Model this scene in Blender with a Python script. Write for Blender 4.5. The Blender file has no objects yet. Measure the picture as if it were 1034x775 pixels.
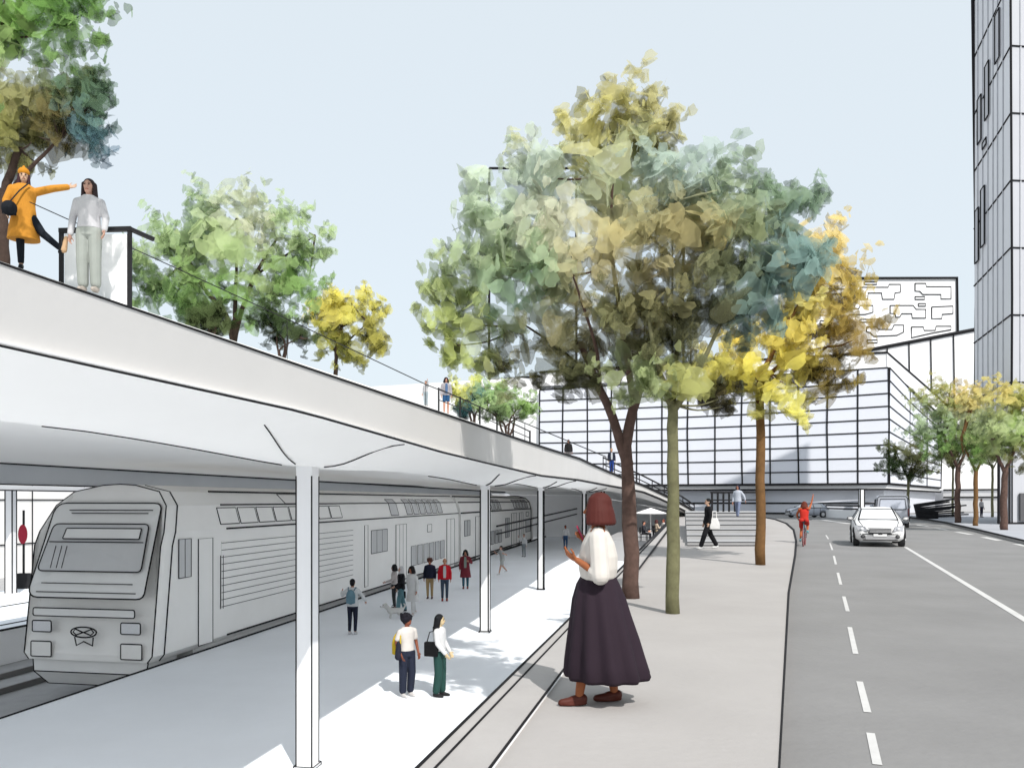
import bpy, bmesh, math, random
from mathutils import Vector, Matrix, noise as mnoise
random.seed(7)
R = math.radians
SC = bpy.context.scene
COL = SC.collection
EYE = 1.65          # camera height above the pavement
F = 800.0           # focal length in photo pixels
CX, HY = 517.0, 505.0
PLAT = -2.4         # platform level
TRACK = -3.5        # track bed level
ROADZ = -0.12

def V(*a): return Vector(a)
def at(px, py, Y):                      # photo direction at depth Y -> world point
    return V((px-CX)/F*Y, Y, EYE+(HY-py)/F*Y)
def gr(px, py, z=0.0):                  # photo direction met with a horizontal plane
    Y = (EYE-z)*F/(py-HY)
    return V((px-CX)/F*Y, Y, z)
def lerp(a, b, t): return a+(b-a)*t
def sstep(t):
    t = max(0., min(1., t)); return t*t*(3-2*t)
def table(tab, y):
    if y <= tab[0][0]: return tab[0][1:]
    for a, b in zip(tab, tab[1:]):
        if y <= b[0]:
            t = (y-a[0])/(b[0]-a[0])
            return tuple(lerp(p, q, t) for p, q in zip(a[1:], b[1:]))
    return tab[-1][1:]
def lin(c):
    return tuple((x/255/12.92) if x/255 <= .04045 else ((x/255+.055)/1.055)**2.4 for x in c)

# ------------------------------------------------------------------ materials
MATS = {}
def mat(name, rgb, rough=.85, var=.08, scale=1.5, bump=0., spec=.2, coords='Object'):
    if name in MATS: return MATS[name]
    m = bpy.data.materials.new(name); m.use_nodes = True
    nt = m.node_tree; b = nt.nodes['Principled BSDF']
    b.inputs['Roughness'].default_value = rough
    b.inputs['Specular IOR Level'].default_value = spec
    tc = nt.nodes.new('ShaderNodeTexCoord')
    n = nt.nodes.new('ShaderNodeTexNoise'); n.inputs['Scale'].default_value = scale
    n.inputs['Detail'].default_value = 6; n.inputs['Roughness'].default_value = .62
    nt.links.new(tc.outputs[coords], n.inputs['Vector'])
    r = nt.nodes.new('ShaderNodeValToRGB')
    r.color_ramp.elements[0].position = .3; r.color_ramp.elements[1].position = .72
    r.color_ramp.elements[0].color = tuple(max(0, c*(1-var)) for c in rgb)+(1,)
    r.color_ramp.elements[1].color = tuple(min(.95, c*(1+var)) for c in rgb)+(1,)
    nt.links.new(n.outputs['Fac'], r.inputs['Fac'])
    nt.links.new(r.outputs['Color'], b.inputs['Base Color'])
    if bump:
        n2 = nt.nodes.new('ShaderNodeTexNoise'); n2.inputs['Scale'].default_value = scale*25
        n2.inputs['Detail'].default_value = 4
        nt.links.new(tc.outputs[coords], n2.inputs['Vector'])
        bp = nt.nodes.new('ShaderNodeBump'); bp.inputs['Strength'].default_value = bump
        bp.inputs['Distance'].default_value = .02
        nt.links.new(n2.outputs['Fac'], bp.inputs['Height'])
        nt.links.new(bp.outputs['Normal'], b.inputs['Normal'])
    MATS[name] = m
    return m
def cmat(rgb255, k=.8, **kw):
    k *= .8           # cloth, skin and similar from a seen colour
    c = tuple(x*k for x in lin(rgb255))
    return mat('tint_%d_%d_%d' % tuple(rgb255), c, var=.06, scale=6, **kw)

INK = mat('ink', (.012, .012, .014), rough=.8, var=.2)
WHITE = mat('white_plaster', (.8, .79, .775), var=.025, scale=.5)
CEIL = mat('ceiling_plaster', (.93, .917, .895), var=.02, scale=.3)
FASCIA = mat('beige_concrete', (.66, .65, .64), var=.03, scale=.5, bump=.08)
PLATM = mat('pale_platform_paving', (.79, .82, .86), var=.035, scale=.35, bump=.1)
TRACKM = mat('grey_ballast', (.36, .36, .365), var=.12, scale=1.2, bump=.6)
ASPH = mat('asphalt', (.21, .207, .205), var=.10, scale=.45, bump=.35)
PAVE = mat('warm_grey_paving', (.36, .343, .332), var=.06, scale=.5, bump=.2)
KERB = mat('kerb_stone', (.37, .355, .345), var=.07, scale=1.2, bump=.2)
PAINT = mat('road_paint', (.52, .515, .505), var=.08, scale=4)
TRAINM = mat('train_grey_steel', (.86, .85, .83), rough=.55, var=.04, scale=.5, spec=.35)
TRAIND = mat('train_front_grey', (.76, .76, .75), rough=.55, var=.05, scale=.7, spec=.35)
TRGLASS = mat('train_glass', (.55, .555, .56), rough=.25, var=.06, scale=.6, spec=.5)
COLM = mat('column_paint', (.80, .80, .81), var=.03, scale=1.)
GREYW = mat('grey_retaining_wall', (.84, .84, .845), var=.05, scale=.3, bump=.2)
GLASSF = mat('pale_blue_glazing', (.67, .69, .75), rough=.35, var=.05, scale=.035, spec=.4)
BWHITE = mat('white_cladding', (.78, .78, .785), var=.04, scale=.08)
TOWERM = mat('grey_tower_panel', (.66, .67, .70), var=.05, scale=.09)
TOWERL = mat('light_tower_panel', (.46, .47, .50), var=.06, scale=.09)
STEP = mat('grey_stone_steps', (.33, .33, .335), var=.08, scale=.7, bump=.2)
CARW = mat('car_white_paint', (.78, .78, .78), rough=.3, var=.02, spec=.5)
CARG = mat('car_glass_pale', (.55, .57, .60), rough=.1, var=.05, spec=.6)
CARL = mat('lamp_lens', (.70, .71, .73), rough=.15, var=.05, scale=20, spec=.6)
GRILL = mat('dark_grille', (.10, .10, .105), rough=.5)
TYRE = mat('tyre_rubber', (.045, .045, .047), rough=.85)
RIM = mat('wheel_rim', (.45, .45, .46), rough=.35, spec=.5)
VANM = mat('van_blue_grey_paint', (.42, .44, .49), rough=.35, var=.04, spec=.5)
BLACK = mat('black_metal', (.015, .015, .017), rough=.6)
ROOFW = mat('roof_deck_white', (.74, .735, .72), var=.05, scale=.4)
BARKP = mat('purple_brown_bark', (.11, .068, .055), var=.3, scale=7, bump=.7)
BARKO = mat('olive_bark', (.165, .16, .085), var=.28, scale=7, bump=.7)
BARKB = mat('ochre_brown_bark', (.165, .088, .035), var=.25, scale=7, bump=.6)
BARKD = mat('dark_bark', (.06, .04, .032), var=.3, scale=7, bump=.7)

def leaf_mat():
    m = bpy.data.materials.new('leaf_tint'); m.use_nodes = True
    nt = m.node_tree
    for n in list(nt.nodes): nt.nodes.remove(n)
    o = nt.nodes.new('ShaderNodeOutputMaterial')
    a = nt.nodes.new('ShaderNodeVertexColor'); a.layer_name = 'tint'
    tc = nt.nodes.new('ShaderNodeTexCoord')
    nz = nt.nodes.new('ShaderNodeTexNoise'); nz.inputs['Scale'].default_value = 2.2
    nz.inputs['Detail'].default_value = 5
    nt.links.new(tc.outputs['Object'], nz.inputs['Vector'])
    mr = nt.nodes.new('ShaderNodeMapRange')
    mr.inputs['From Min'].default_value = .3; mr.inputs['From Max'].default_value = .7
    mr.inputs['To Min'].default_value = .8; mr.inputs['To Max'].default_value = 1.2
    nt.links.new(nz.outputs['Fac'], mr.inputs['Value'])
    mx = nt.nodes.new('ShaderNodeVectorMath'); mx.operation = 'SCALE'
    nt.links.new(a.outputs['Color'], mx.inputs[0]); nt.links.new(mr.outputs['Result'], mx.inputs['Scale'])
    d = nt.nodes.new('ShaderNodeBsdfDiffuse'); t = nt.nodes.new('ShaderNodeBsdfTranslucent')
    nt.links.new(mx.outputs['Vector'], d.inputs['Color']); nt.links.new(mx.outputs['Vector'], t.inputs['Color'])
    s = nt.nodes.new('ShaderNodeMixShader'); s.inputs['Fac'].default_value = .5
    nt.links.new(d.outputs[0], s.inputs[1]); nt.links.new(t.outputs[0], s.inputs[2])
    tp = nt.nodes.new('ShaderNodeBsdfTransparent'); s2 = nt.nodes.new('ShaderNodeMixShader'); s2.inputs['Fac'].default_value = .44
    nt.links.new(s.outputs[0], s2.inputs[1]); nt.links.new(tp.outputs[0], s2.inputs[2])   # thin leaves let light through
    nt.links.new(s2.outputs[0], o.inputs['Surface'])
    return m
LEAF = leaf_mat()

def ghost_glass():
    m = bpy.data.materials.new('clear_glass_wall'); m.use_nodes = True
    nt = m.node_tree
    for n in list(nt.nodes): nt.nodes.remove(n)
    o = nt.nodes.new('ShaderNodeOutputMaterial')
    t = nt.nodes.new('ShaderNodeBsdfTransparent'); t.inputs['Color'].default_value = (.975, .985, .99, 1)
    g = nt.nodes.new('ShaderNodeBsdfGlossy'); g.inputs['Roughness'].default_value = .05
    s = nt.nodes.new('ShaderNodeMixShader'); s.inputs['Fac'].default_value = .05
    nt.links.new(t.outputs[0], s.inputs[1]); nt.links.new(g.outputs[0], s.inputs[2])
    nt.links.new(s.outputs[0], o.inputs['Surface'])
    return m
GHOST = ghost_glass()

# ------------------------------------------------------------------ mesh builder
class MB:
    def __init__(s): s.v = []; s.f = []; s.m = []; s.mats = []
    def mi(s, m):
        if m not in s.mats: s.mats.append(m)
        return s.mats.index(m)
    def add(s, vs, fs, m):
        o = len(s.v); s.v += [tuple(v) for v in vs]; k = s.mi(m)
        for f in fs: s.f.append([i+o for i in f]); s.m.append(k)
    def poly(s, pts, m): s.add(pts, [list(range(len(pts)))], m)
    def box(s, c, size, m, M=None):
        x, y, z = [d/2 for d in size]
        vs = [V(a*x, b*y, e*z) for a in (-1, 1) for b in (-1, 1) for e in (-1, 1)]
        if M is not None: vs = [M @ p for p in vs]
        vs = [p+Vector(c) for p in vs]
        s.add(vs, [(0,1,3,2),(4,6,7,5),(0,4,5,1),(2,3,7,6),(0,2,6,4),(1,5,7,3)], m)
    def beam(s, a, b, w, h, m):             # rectangular bar from a to b
        a = Vector(a); b = Vector(b); d = (b-a); L = d.length
        if L < 1e-6: return
        z = d.normalized(); up = V(0,0,1) if abs(z.z) < .9 else V(0,1,0)
        x = up.cross(z).normalized(); y = z.cross(x)
        vs = []
        for p in (a, b):
            for i, j in ((-1,-1),(1,-1),(1,1),(-1,1)): vs.append(p+x*(i*w/2)+y*(j*h/2))
        s.add(vs, [(0,3,2,1),(4,5,6,7),(0,1,5,4),(1,2,6,5),(2,3,7,6),(3,0,4,7)], m)
    def tube(s, pts, r, m, n=6, caps=True, closed=False):
        pts = [Vector(p) for p in pts]
        if closed: pts = pts+[pts[0]]
        rs = r if isinstance(r, (list, tuple)) else [r]*len(pts)
        if closed and len(rs) < len(pts): rs = list(rs)+[rs[0]]
        vs = []; prev = None
        for i, p in enumerate(pts):
            t = (pts[min(i+1, len(pts)-1)]-pts[max(i-1, 0)])
            if t.length < 1e-9: t = V(0,0,1)
            t.normalize()
            if prev is None:
                x = t.orthogonal().normalized()
            else:
                x = prev-t*prev.dot(t)
                x = x.normalized() if x.length > 1e-6 else t.orthogonal().normalized()
            prev = x; y = t.cross(x)
            for k in range(n):
                a = 2*math.pi*k/n
                vs.append(p+(x*math.cos(a)+y*math.sin(a))*rs[i])
        fs = []
        for i in range(len(pts)-1):
            for k in range(n):
                fs.append((i*n+k, i*n+(k+1)%n, (i+1)*n+(k+1)%n, (i+1)*n+k))
        if caps: fs += [tuple(range(n))[::-1], tuple(range((len(pts)-1)*n, len(pts)*n))]
        s.add(vs, fs, m)
    def ink(s, pts, w=1., closed=False, Y=None, n=5):    # dark seam or edge trim, finer on near things
        rs = [w*.00105*max(4., (Y if Y is not None else Vector(p).y)) for p in pts]
        s.tube(pts, rs, INK, n, closed=closed)
    def inkbox(s, c, size, w=1., Y=None, skip=()):
        x, y, z = [d/2 for d in size]; c = Vector(c)
        P = lambda a, b, e: c+V(a*x, b*y, e*z)
        for a in (-1, 1):
            for b in (-1, 1):
                s.ink([P(a,b,-1), P(a,b,1)], w, Y=Y)
                s.ink([P(a,-1,b), P(a,1,b)], w, Y=Y)
                s.ink([P(-1,a,b), P(1,a,b)], w, Y=Y)
    def loft(s, rings, m, caps=True, closed=True):
        n = len(rings[0]); vs = [p for r in rings for p in r]; fs = []
        for i in range(len(rings)-1):
            for k in range(n if closed else n-1):
                fs.append((i*n+k, i*n+(k+1)%n, (i+1)*n+(k+1)%n, (i+1)*n+k))
        if caps: fs += [tuple(range(n))[::-1], tuple(range((len(rings)-1)*n, len(rings)*n))]
        s.add(vs, fs, m)
    def ell(s, c, r, m, nu=12, nv=8, M=None):
        c = Vector(c); vs = []; fs = []
        for j in range(1, nv):
            th = math.pi*j/nv
            for i in range(nu):
                a = 2*math.pi*i/nu
                p = V(r[0]*math.sin(th)*math.cos(a), r[1]*math.sin(th)*math.sin(a), r[2]*math.cos(th))
                vs.append((M @ p if M is not None else p)+c)
        t = V(0,0,r[2]); b = V(0,0,-r[2])
        if M is not None: t = M @ t; b = M @ b
        vs += [t+c, b+c]; T = len(vs)-2
        for j in range(nv-2):
            for i in range(nu):
                fs.append((j*nu+i, (j+1)*nu+i, (j+1)*nu+(i+1)%nu, j*nu+(i+1)%nu))
        for i in range(nu):
            fs.append((T, i, (i+1)%nu)); q = (nv-2)*nu
            fs.append((T+1, q+(i+1)%nu, q+i))
        s.add(vs, fs, m)
    def prism(s, poly, z0, z1, m, side=None):     # horizontal outline extruded
        n = len(poly)
        lo = [V(p[0], p[1], z0) for p in poly]; hi = [V(p[0], p[1], z1) for p in poly]
        s.add(hi, [list(range(n))], m)
        s.add(lo, [list(range(n))[::-1]], side or m)
        s.add(lo+hi, [(i, (i+1)%n, n+(i+1)%n, n+i) for i in range(n)], side or m)
    def build(s, name, parent=None, smooth=False, loc=None):
        me = bpy.data.meshes.new(name)
        me.from_pydata(s.v, [], s.f)
        for m in s.mats: me.materials.append(m)
        me.polygons.foreach_set('material_index', s.m)
        bm = bmesh.new(); bm.from_mesh(me)
        bmesh.ops.recalc_face_normals(bm, faces=bm.faces); bm.to_mesh(me); bm.free()
        if smooth: me.polygons.foreach_set('use_smooth', [True]*len(me.polygons))
        me.update()
        o = bpy.data.objects.new(name, me); COL.objects.link(o)
        if parent is not None: o.parent = parent
        if loc is not None: o.location = loc
        return o

def tag(o, label=None, cat=None, group=None, kind=None):
    if label: o['label'] = label
    if cat: o['category'] = cat
    if group: o['group'] = group
    if kind: o['kind'] = kind
    return o
def thing(name, label, cat, loc=(0,0,0), rz=0., group=None):
    o = bpy.data.objects.new(name, None); COL.objects.link(o)
    o.empty_display_size = .2
    o.location = loc; o.rotation_euler = (0, 0, rz)
    return tag(o, label, cat, group)
def children(o): return [c for c in bpy.data.objects if c.parent == o]
def copy_tree(o, parent=None):
    kids = [c for c in o.children]
    c = o.copy(); COL.objects.link(c)
    if parent is not None: c.parent = parent
    for k in kids: copy_tree(k, c)
    return c

def remesh(mb, voxel, smooth=3, fac=.5):        # fuse overlapping solids into one continuous skin
    me = bpy.data.meshes.new('tmp'); me.from_pydata(mb.v, [], mb.f)
    bm = bmesh.new(); bm.from_mesh(me); bmesh.ops.recalc_face_normals(bm, faces=bm.faces); bm.to_mesh(me); bm.free()
    ob = bpy.data.objects.new('tmp', me); COL.objects.link(ob)
    md = ob.modifiers.new('r', 'REMESH'); md.mode = 'VOXEL'; md.voxel_size = voxel
    if smooth:
        sm = ob.modifiers.new('s', 'SMOOTH'); sm.factor = fac; sm.iterations = smooth
    dg = bpy.context.evaluated_depsgraph_get()
    out = bpy.data.meshes.new_from_object(ob.evaluated_get(dg))
    bpy.data.objects.remove(ob); bpy.data.meshes.remove(me)
    out.materials.clear()
    out.polygons.foreach_set('use_smooth', [True]*len(out.polygons))
    return out
def skinobj(name, mb, material, parent, voxel, smooth=3):
    me = remesh(mb, voxel, smooth); me.name = name
    me.materials.append(material)
    o = bpy.data.objects.new(name, me); COL.objects.link(o); o.parent = parent
    return o
# ------------------------------------------------------------------ camera, light, sky
cam = bpy.data.cameras.new('camera'); cam.sensor_width = 36.; cam.lens = 36*F/1034.
cam.shift_y = (HY-387.5)/1034.; cam.clip_end = 3000; cam.clip_start = .05
co = bpy.data.objects.new('camera', cam); COL.objects.link(co)
co.location = (0, 0, EYE); co.rotation_euler = (R(90), 0, 0)
SC.camera = co
SUN_EL, SUN_AZ = R(46), (.42, -.91)       # the sun stands behind the camera, a little to its right
d = Vector((SUN_AZ[0], SUN_AZ[1], 0)).normalized()*math.cos(SUN_EL)+V(0,0,math.sin(SUN_EL))
sun = bpy.data.lights.new('sun', 'SUN'); sun.energy = 2.5; sun.angle = R(.6); sun.color = (1, .965, .92)
so = bpy.data.objects.new('sun', sun); COL.objects.link(so)
so.rotation_euler = d.to_track_quat('Z', 'Y').to_euler(); so.location = (20, -30, 60)
w = bpy.data.worlds.new('World'); SC.world = w; w.use_nodes = True
nt = w.node_tree; bg = nt.nodes['Background']
sky = nt.nodes.new('ShaderNodeTexSky'); sky.sky_type = 'NISHITA'; sky.sun_disc = False
sky.sun_elevation = SUN_EL; sky.sun_rotation = math.atan2(SUN_AZ[0], SUN_AZ[1])
sky.air_density = 1.0; sky.dust_density = 3.5; sky.ozone_density = 1.2
mx = nt.nodes.new('ShaderNodeMix'); mx.data_type = 'RGBA'
mx.inputs['Factor'].default_value = .82
nt.links.new(sky.outputs['Color'], mx.inputs['A'])
mx.inputs['B'].default_value = (4.8, 5.25, 5.5, 1)      # thin bright overcast veil over the blue
nt.links.new(mx.outputs['Result'], bg.inputs['Color'])
bg.inputs['Strength'].default_value = .1
SC.view_settings.view_transform = 'Standard'; SC.view_settings.look = 'None'
SC.view_settings.exposure = .85; SC.view_settings.gamma = 1
SC.cycles.use_denoising = True
SC.cycles.max_bounces = 14; SC.cycles.diffuse_bounces = 10; SC.cycles.transparent_max_bounces = 24
SC.cycles.sample_clamp_indirect = 6

# ------------------------------------------------------------------ ground, street, platforms
def structure(mb, name): return tag(mb.build(name), kind='structure')
EDGE = lambda Y: -1.63+.225*Y                     # street edge above the platform
g = MB(); g.poly([(-600,-200,TRACK), (700,-200,TRACK), (700,900,TRACK), (-600,900,TRACK)], TRACKM); structure(g, 'ground')
ENDY = 93.
g = MB(); outline = [(EDGE(-12),-12), (700,-12), (700,800), (-500,800), (-500,ENDY+3), (EDGE(ENDY)-16,ENDY+3), (EDGE(ENDY), ENDY)]
g.prism(outline, TRACK+.01, ROADZ, ASPH, GREYW); structure(g, 'road')

kerb_px = [(803,560),(804,546),(801.5,535),(794,528.5),(783,524.5),(768,521.8),(740,520),(705,519.2)]
kerb = [V(1.65-.363*12.9, -8, 0), V(1.65, 4.89, 0), V(4.96, 14.2, 0)]+[gr(a, b) for a, b in kerb_px]
ek = [(EDGE(88), 88.), (EDGE(60), 60.), (EDGE(30), 30.), (EDGE(10), 10.), (EDGE(-8), -8.)]
swpoly = [(p.x, p.y) for p in kerb]+[(x+.42, y) for x, y in ek]
g = MB(); g.prism(swpoly, ROADZ+.004, 0, PAVE, KERB)
kz = [p+V(0,0,.004) for p in kerb]
g.ink(kz, 1.35)
# broad paving joints
structure(g, 'sidewalk')
g = MB()                                            # kerb coping along the drop to the platform
cop = [(x-.02, y) for x, y in ek]+[(x+.42, y) for x, y in ek[::-1]]
g.prism(cop, TRACK+.02, .035, KERB, GREYW)
for off, wd in ((-.02, 1.5), (.09, 1.1), (.42, 1.2)):
    g.ink([(x+off, y, .037) for x, y in ek], wd)
structure(g, 'retaining_edge')
g = MB(); PED = lambda Y: -12.15+.18*Y               # platform
ppoly = [(PED(-10),-10), (EDGE(-10)-.03,-10), (EDGE(88)-.03,88), (EDGE(ENDY)-.1, ENDY-.05), (PED(ENDY), ENDY-.05)]
g.prism(ppoly, TRACK+.01, PLAT, PLATM, GREYW)
g.ink([(PED(y), y, PLAT+.005) for y in (-10, 14, 30, 60, ENDY-.1)], 1.5)
structure(g, 'platform')
g = MB(); D17 = lambda Y: -20.5+.185*Y
g.prism([(D17(0)-9,0), (D17(0),0), (D17(95),95), (D17(95)-9,95)], TRACK+.01, PLAT, PLATM, GREYW)
g.ink([(D17(y), y, PLAT+.005) for y in (0, 30, 60, 95)], 1.4)
g.ink([(D17(y)-.8, y, PLAT+.005) for y in (0, 30, 60, 95)], 1.0)
g.ink([(D17(y)-4.5, y, PLAT+.005) for y in (0, 30, 60, 95)], 1.0)
structure(g, 'platform')
for off in (-1.0, -2.45, -5.2, -6.65):                # rails on the track bed
    g = MB(); g.beam((PED(-8)+off, -8, TRACK+.09), (PED(92)+off, 92, TRACK+.09), .07, .16, mat('rail_steel', (.16,.155,.15), rough=.4))
    tag(g.build('rail'), {-1.0:'steel rail under the platform side of the grey train', -2.45:'steel rail under the far side of the grey train',
        -5.2:'steel rail on the empty track beside the train', -6.65:'steel rail closest to the far platform'}[off], 'rail', 'rails on the track bed')

# road paint
g = MB()
def strip(a, b, w, m=PAINT, z=ROADZ+.005):
    a = Vector(a); b = Vector(b); t = (b-a).normalized(); n = V(-t.y, t.x, 0)*w/2
    for p in (a, b): p.z = z
    g.poly([a-n, b-n, b+n, a+n], m)
for (x0,y0,x1,y1) in ((886,772,879,740),(876,719,868,688),(864,660,858,633),(856,617,852,602),(849,590,846,578),(844,569.5,842,561),(840.5,555,838,548),(836.5,544,834,540)):
    strip(gr(x0,y0,ROADZ), gr(x1,y1,ROADZ), .06)
strip(gr(890,800,ROADZ), gr(888,788,ROADZ), .06)
strip(gr(1080,653,ROADZ), gr(914,552,ROADZ), .12)
for (x0,y0,x1,y1) in ((1046,553,1026,549),(1009,545.5,993,542),(981,539.5,966,536.8),(957,535,945,533),(937,531.3,926,529.6)):
    strip(gr(x0,y0,ROADZ), gr(x1,y1,ROADZ), .3)
for (x0,y0,x1,y1) in ((830,524.5,858,528.5),):
    strip(gr(x0,y0,ROADZ), gr(x1,y1,ROADZ), .5)
structure(g, 'road_marking')
# right hand pavement
g = MB()
rk = [gr(1150,578), gr(1034,546), gr(990,535.5), gr(955,527.5), gr(930,523.5), gr(915,521.8), gr(890,520)]
rp = [(p.x, p.y) for p in rk]+[(120, 150), (300, 60)]
g.prism(rp, ROADZ+.004, .02, mat('cool_grey_paving', (.36,.37,.40), var=.06, scale=.3), KERB)
g.ink([p+V(0,0,.025) for p in rk], 1.2)
structure(g, 'pavement')

# ------------------------------------------------------------------ rooftop park over the platform
LIP = [(-8,-4.98,1.20,.80),(0,-3.5,1.22,.82),(4.2,-2.72,1.25,.84),(7.9,-2.04,1.31,.89),(13,-1.09,1.40,.80),(18,-.17,1.49,.78),(24,.94,1.60,.76),
       (34,2.9,1.78,.89),(43,4.46,1.88,.97),(54,6.75,1.87,1.0),(60,8.7,1.6,.9),(65,10.8,1.22,.70),(70,13.0,.68,.2),(75,15.3,.08,-.42),(80,17.6,-.62,-1.1),(85,19.8,-1.36,-1.75),(88,20.8,-1.62,-1.95)]
def lip(Y):
    x, t, b = table(LIP, Y); return x, EYE+t, EYE+b
INNER = lambda Y: -16.5+.185*Y
COLY = [12.05, 24.4, 36., 57., 76.]
COLX = lambda Y: -5.34+.185*Y
def roofz(X, Y):
    x, t, b = lip(Y); dd = max(0., x-X)
    k = lerp(.345, .18, sstep((Y-50)/35))
    u = min(dd, 13.)
    return t+k*u-.004*max(0, u-8)**2
def ceilz(X, Y):
    x, t, b = lip(Y); dd = max(0., x-X)
    z = lerp(b, max(b, EYE+.95), sstep(dd/7))
    for cy in COLY[:4]:
        r2 = ((X-COLX(cy))/1.3)**2+((Y-cy)/3.2)**2
        z -= .12*math.exp(-r2)*sstep(dd/1.2)
    if Y < 70: z -= .26*math.exp(-((X-COLX(Y))/1.9)**2)*sstep((70-Y)/12)*sstep(dd/1.4)
    r = dd/13.
    return z+.10*math.sin(math.pi*min(1, max(0, r)))
par = thing('park_canopy', 'long white canopy roof with beige edge sloping down from the park above the platform', 'canopy', (0,0,0))
ys = [2.4+i*.75 for i in range(114)]+[88.]
ts = [0,.01,.03,.06,.09,.12,.15,.18,.21,.25,.3,.36,.43,.5,.6,.7,.8,.9,1.]
def sheet(fn):
    m = MB(); vs = []; n = len(ts)
    for y in ys:
        x0 = lip(y)[0]; x1 = min(INNER(y), x0-2)
        for t in ts:
            X = lerp(x0, x1, t); vs.append(V(X, y, fn(X, y)))
    fs = [(i*n+k, i*n+k+1, (i+1)*n+k+1, (i+1)*n+k) for i in range(len(ys)-1) for k in range(n-1)]
    return m, vs, fs
m, vs, fs = sheet(ceilz); m.add(vs, fs, CEIL)
for cy in COLY[:4]:
    cx = COLX(cy)
    for ex, ey, fx, fy in ((-.25,-.5,-1.25,-4.7),(.06,-.9,.5,-3.7),(.3,-.2,1.55,-.55)):
        pts = []
        for i in range(9):
            X = lerp(cx+ex, cx+fx, i/8); Yq = lerp(cy+ey, cy+fy, i/8)
            pts.append(V(X, Yq, ceilz(X, Yq)-.008))
        m.ink(pts, .8)
m.build('ceiling', par, smooth=True)
m, vs, fs = sheet(roofz); m.add(vs, fs, ROOFW)
m.build('roof_deck', par, smooth=True)
m = MB(); a = []; b = []
for y in ys:
    x, t, bo = lip(y); a.append(V(x, y, t+.01)); b.append(V(x-.05, y, bo-.01))
n = len(a); m.add(a+b, [(i, i+1, n+i+1, n+i) for i in range(n-1)], FASCIA)
m.ink(a, 1.6); m.ink(b, 1.35)
m.build('edge_fascia', par)
m = MB(); a = []; b = []
for y in ys:
    X = min(INNER(y), lip(y)[0]-2); a.append(V(X, y, roofz(X, y)+.01)); b.append(V(X, y, ceilz(X, y)-.01))
m.add(a+b, [(i, i+1, n+i+1, n+i) for i in range(n-1)], FASCIA)
m.ink(b, 1.3)
m.build('back_fascia', par)
m = MB()                                               # closing wall where the ramp comes down
yy = 87.9; x0 = lip(yy)[0]; xs = [lerp(x0, INNER(yy), i/12) for i in range(13)]
top = [V(x, yy, roofz(x, yy)-.02) for x in xs]; bot = [V(x, yy, PLAT) for x in xs]
m.add(top+bot, [(i, i+1, 14+i, 13+i) for i in range(12)], GREYW)
m.build('end_wall', par)

cgroup = 'columns holding up the park canopy'
clab = ['pale square column standing nearest, tall and cut by the bottom of the view', 'pale square column between the running child and the two chatting travellers',
        'pale slim column right of the far end of the train', 'thin pale column just left of the woman with the bob haircut', 'farthest thin column near the foot of the ramp']
for i, cy in enumerate(COLY):
    cx = COLX(cy); wd = .25; zt = ceilz(cx, cy)+.05
    t = thing('canopy_column', clab[i], 'column', (cx, cy, PLAT), math.atan(-.18), cgroup)
    m = MB(); H = zt-PLAT
    rings = [[V(sx*a, sy*a, z) for sx, sy in ((-1,-1),(1,-1),(1,1),(-1,1))] for z, a in ((0,wd/2),(H*.92,wd/2),(H*.97,wd/2),(H,wd/2))]
    m.loft(rings, COLM)
    for sx, sy in ((-1,-1),(1,-1),(1,1),(-1,1)): m.ink([(sx*wd/2, sy*wd/2, 0), (sx*wd/2, sy*wd/2, H*.96)], .95, Y=cy)
    m.build('shaft', t)
    m = MB(); m.box((0,0,.02), (wd+.05, wd+.05, .05), COLM); m.inkbox((0,0,.025), (wd+.06, wd+.06, .05), .6, Y=cy); m.build('base_plate', t)
# second canopy over the far platform, with its columns
t = thing('far_canopy', 'flat grey canopy beam over the far platform behind the train', 'canopy')
m = MB(); D = lambda Y, d: -3.5-d+.185*Y
rr = []
for y in (4, 95): rr.append([V(D(y,13.6), y, EYE+.42), V(D(y,13.6), y, EYE+.98), V(D(y,15.6), y, EYE+.98), V(D(y,15.6), y, EYE+.55)])
m.loft(rr, mat('grey_beam', (.55,.565,.59), var=.06, scale=.3))
m.ink([(D(y,13.58), y, EYE+.985) for y in (4, 20, 40, 60, 95)], 1.3)
m.ink([(D(y,13.58), y, EYE+.42) for y in (4, 20, 40, 60, 95)], .8)
m.build('roof_slab', t)
m = MB(); rr = []
for y in (24, 95): rr.append([V(D(y,23.2), y, EYE+.42), V(D(y,23.2), y, EYE+.62), V(D(y,25.6), y, EYE+.62), V(D(y,25.6), y, EYE+.42)])
m.loft(rr, mat('grey_beam', (.5,.5,.52))); m.ink([(D(y,23.18), y, EYE+.42) for y in (24, 40, 95)], .8); m.build('outer_beam', t)
fl = ['pale column on the far platform at the left edge of the view', 'pale far-platform column hidden behind the train front', 'pale far-platform column hidden farther behind the train']
for i, y in enumerate((34., 47., 60.)):
    t = thing('platform_column', fl[i], 'column', (D(y,24.3), y, PLAT), 0, 'columns on the far platform')
    m = MB(); m.box((0,0,2.25), (.3,.3,4.5), COLM); m.inkbox((0,0,2.25), (.3,.3,4.5), .8, Y=34); m.build('shaft', t)
    m = MB(); m.box((0,0,.04), (.5,.5,.08), COLM); m.build('base_plate', t)
t = thing('station_wall', 'long white station wall with panel joints behind the far platform', 'wall')
m = MB(); a = V(D(20,40), 20, TRACK); b = V(D(120,40), 120, TRACK)
m.add([a, b, b+V(0,0,7), a+V(0,0,7), a+V(-.4,0,0), b+V(-.4,0,0), b+V(-.4,0,7), a+V(-.4,0,7)], [(0,1,2,3),(4,7,6,5),(3,2,6,7),(0,3,7,4),(1,5,6,2)], WHITE)
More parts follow.
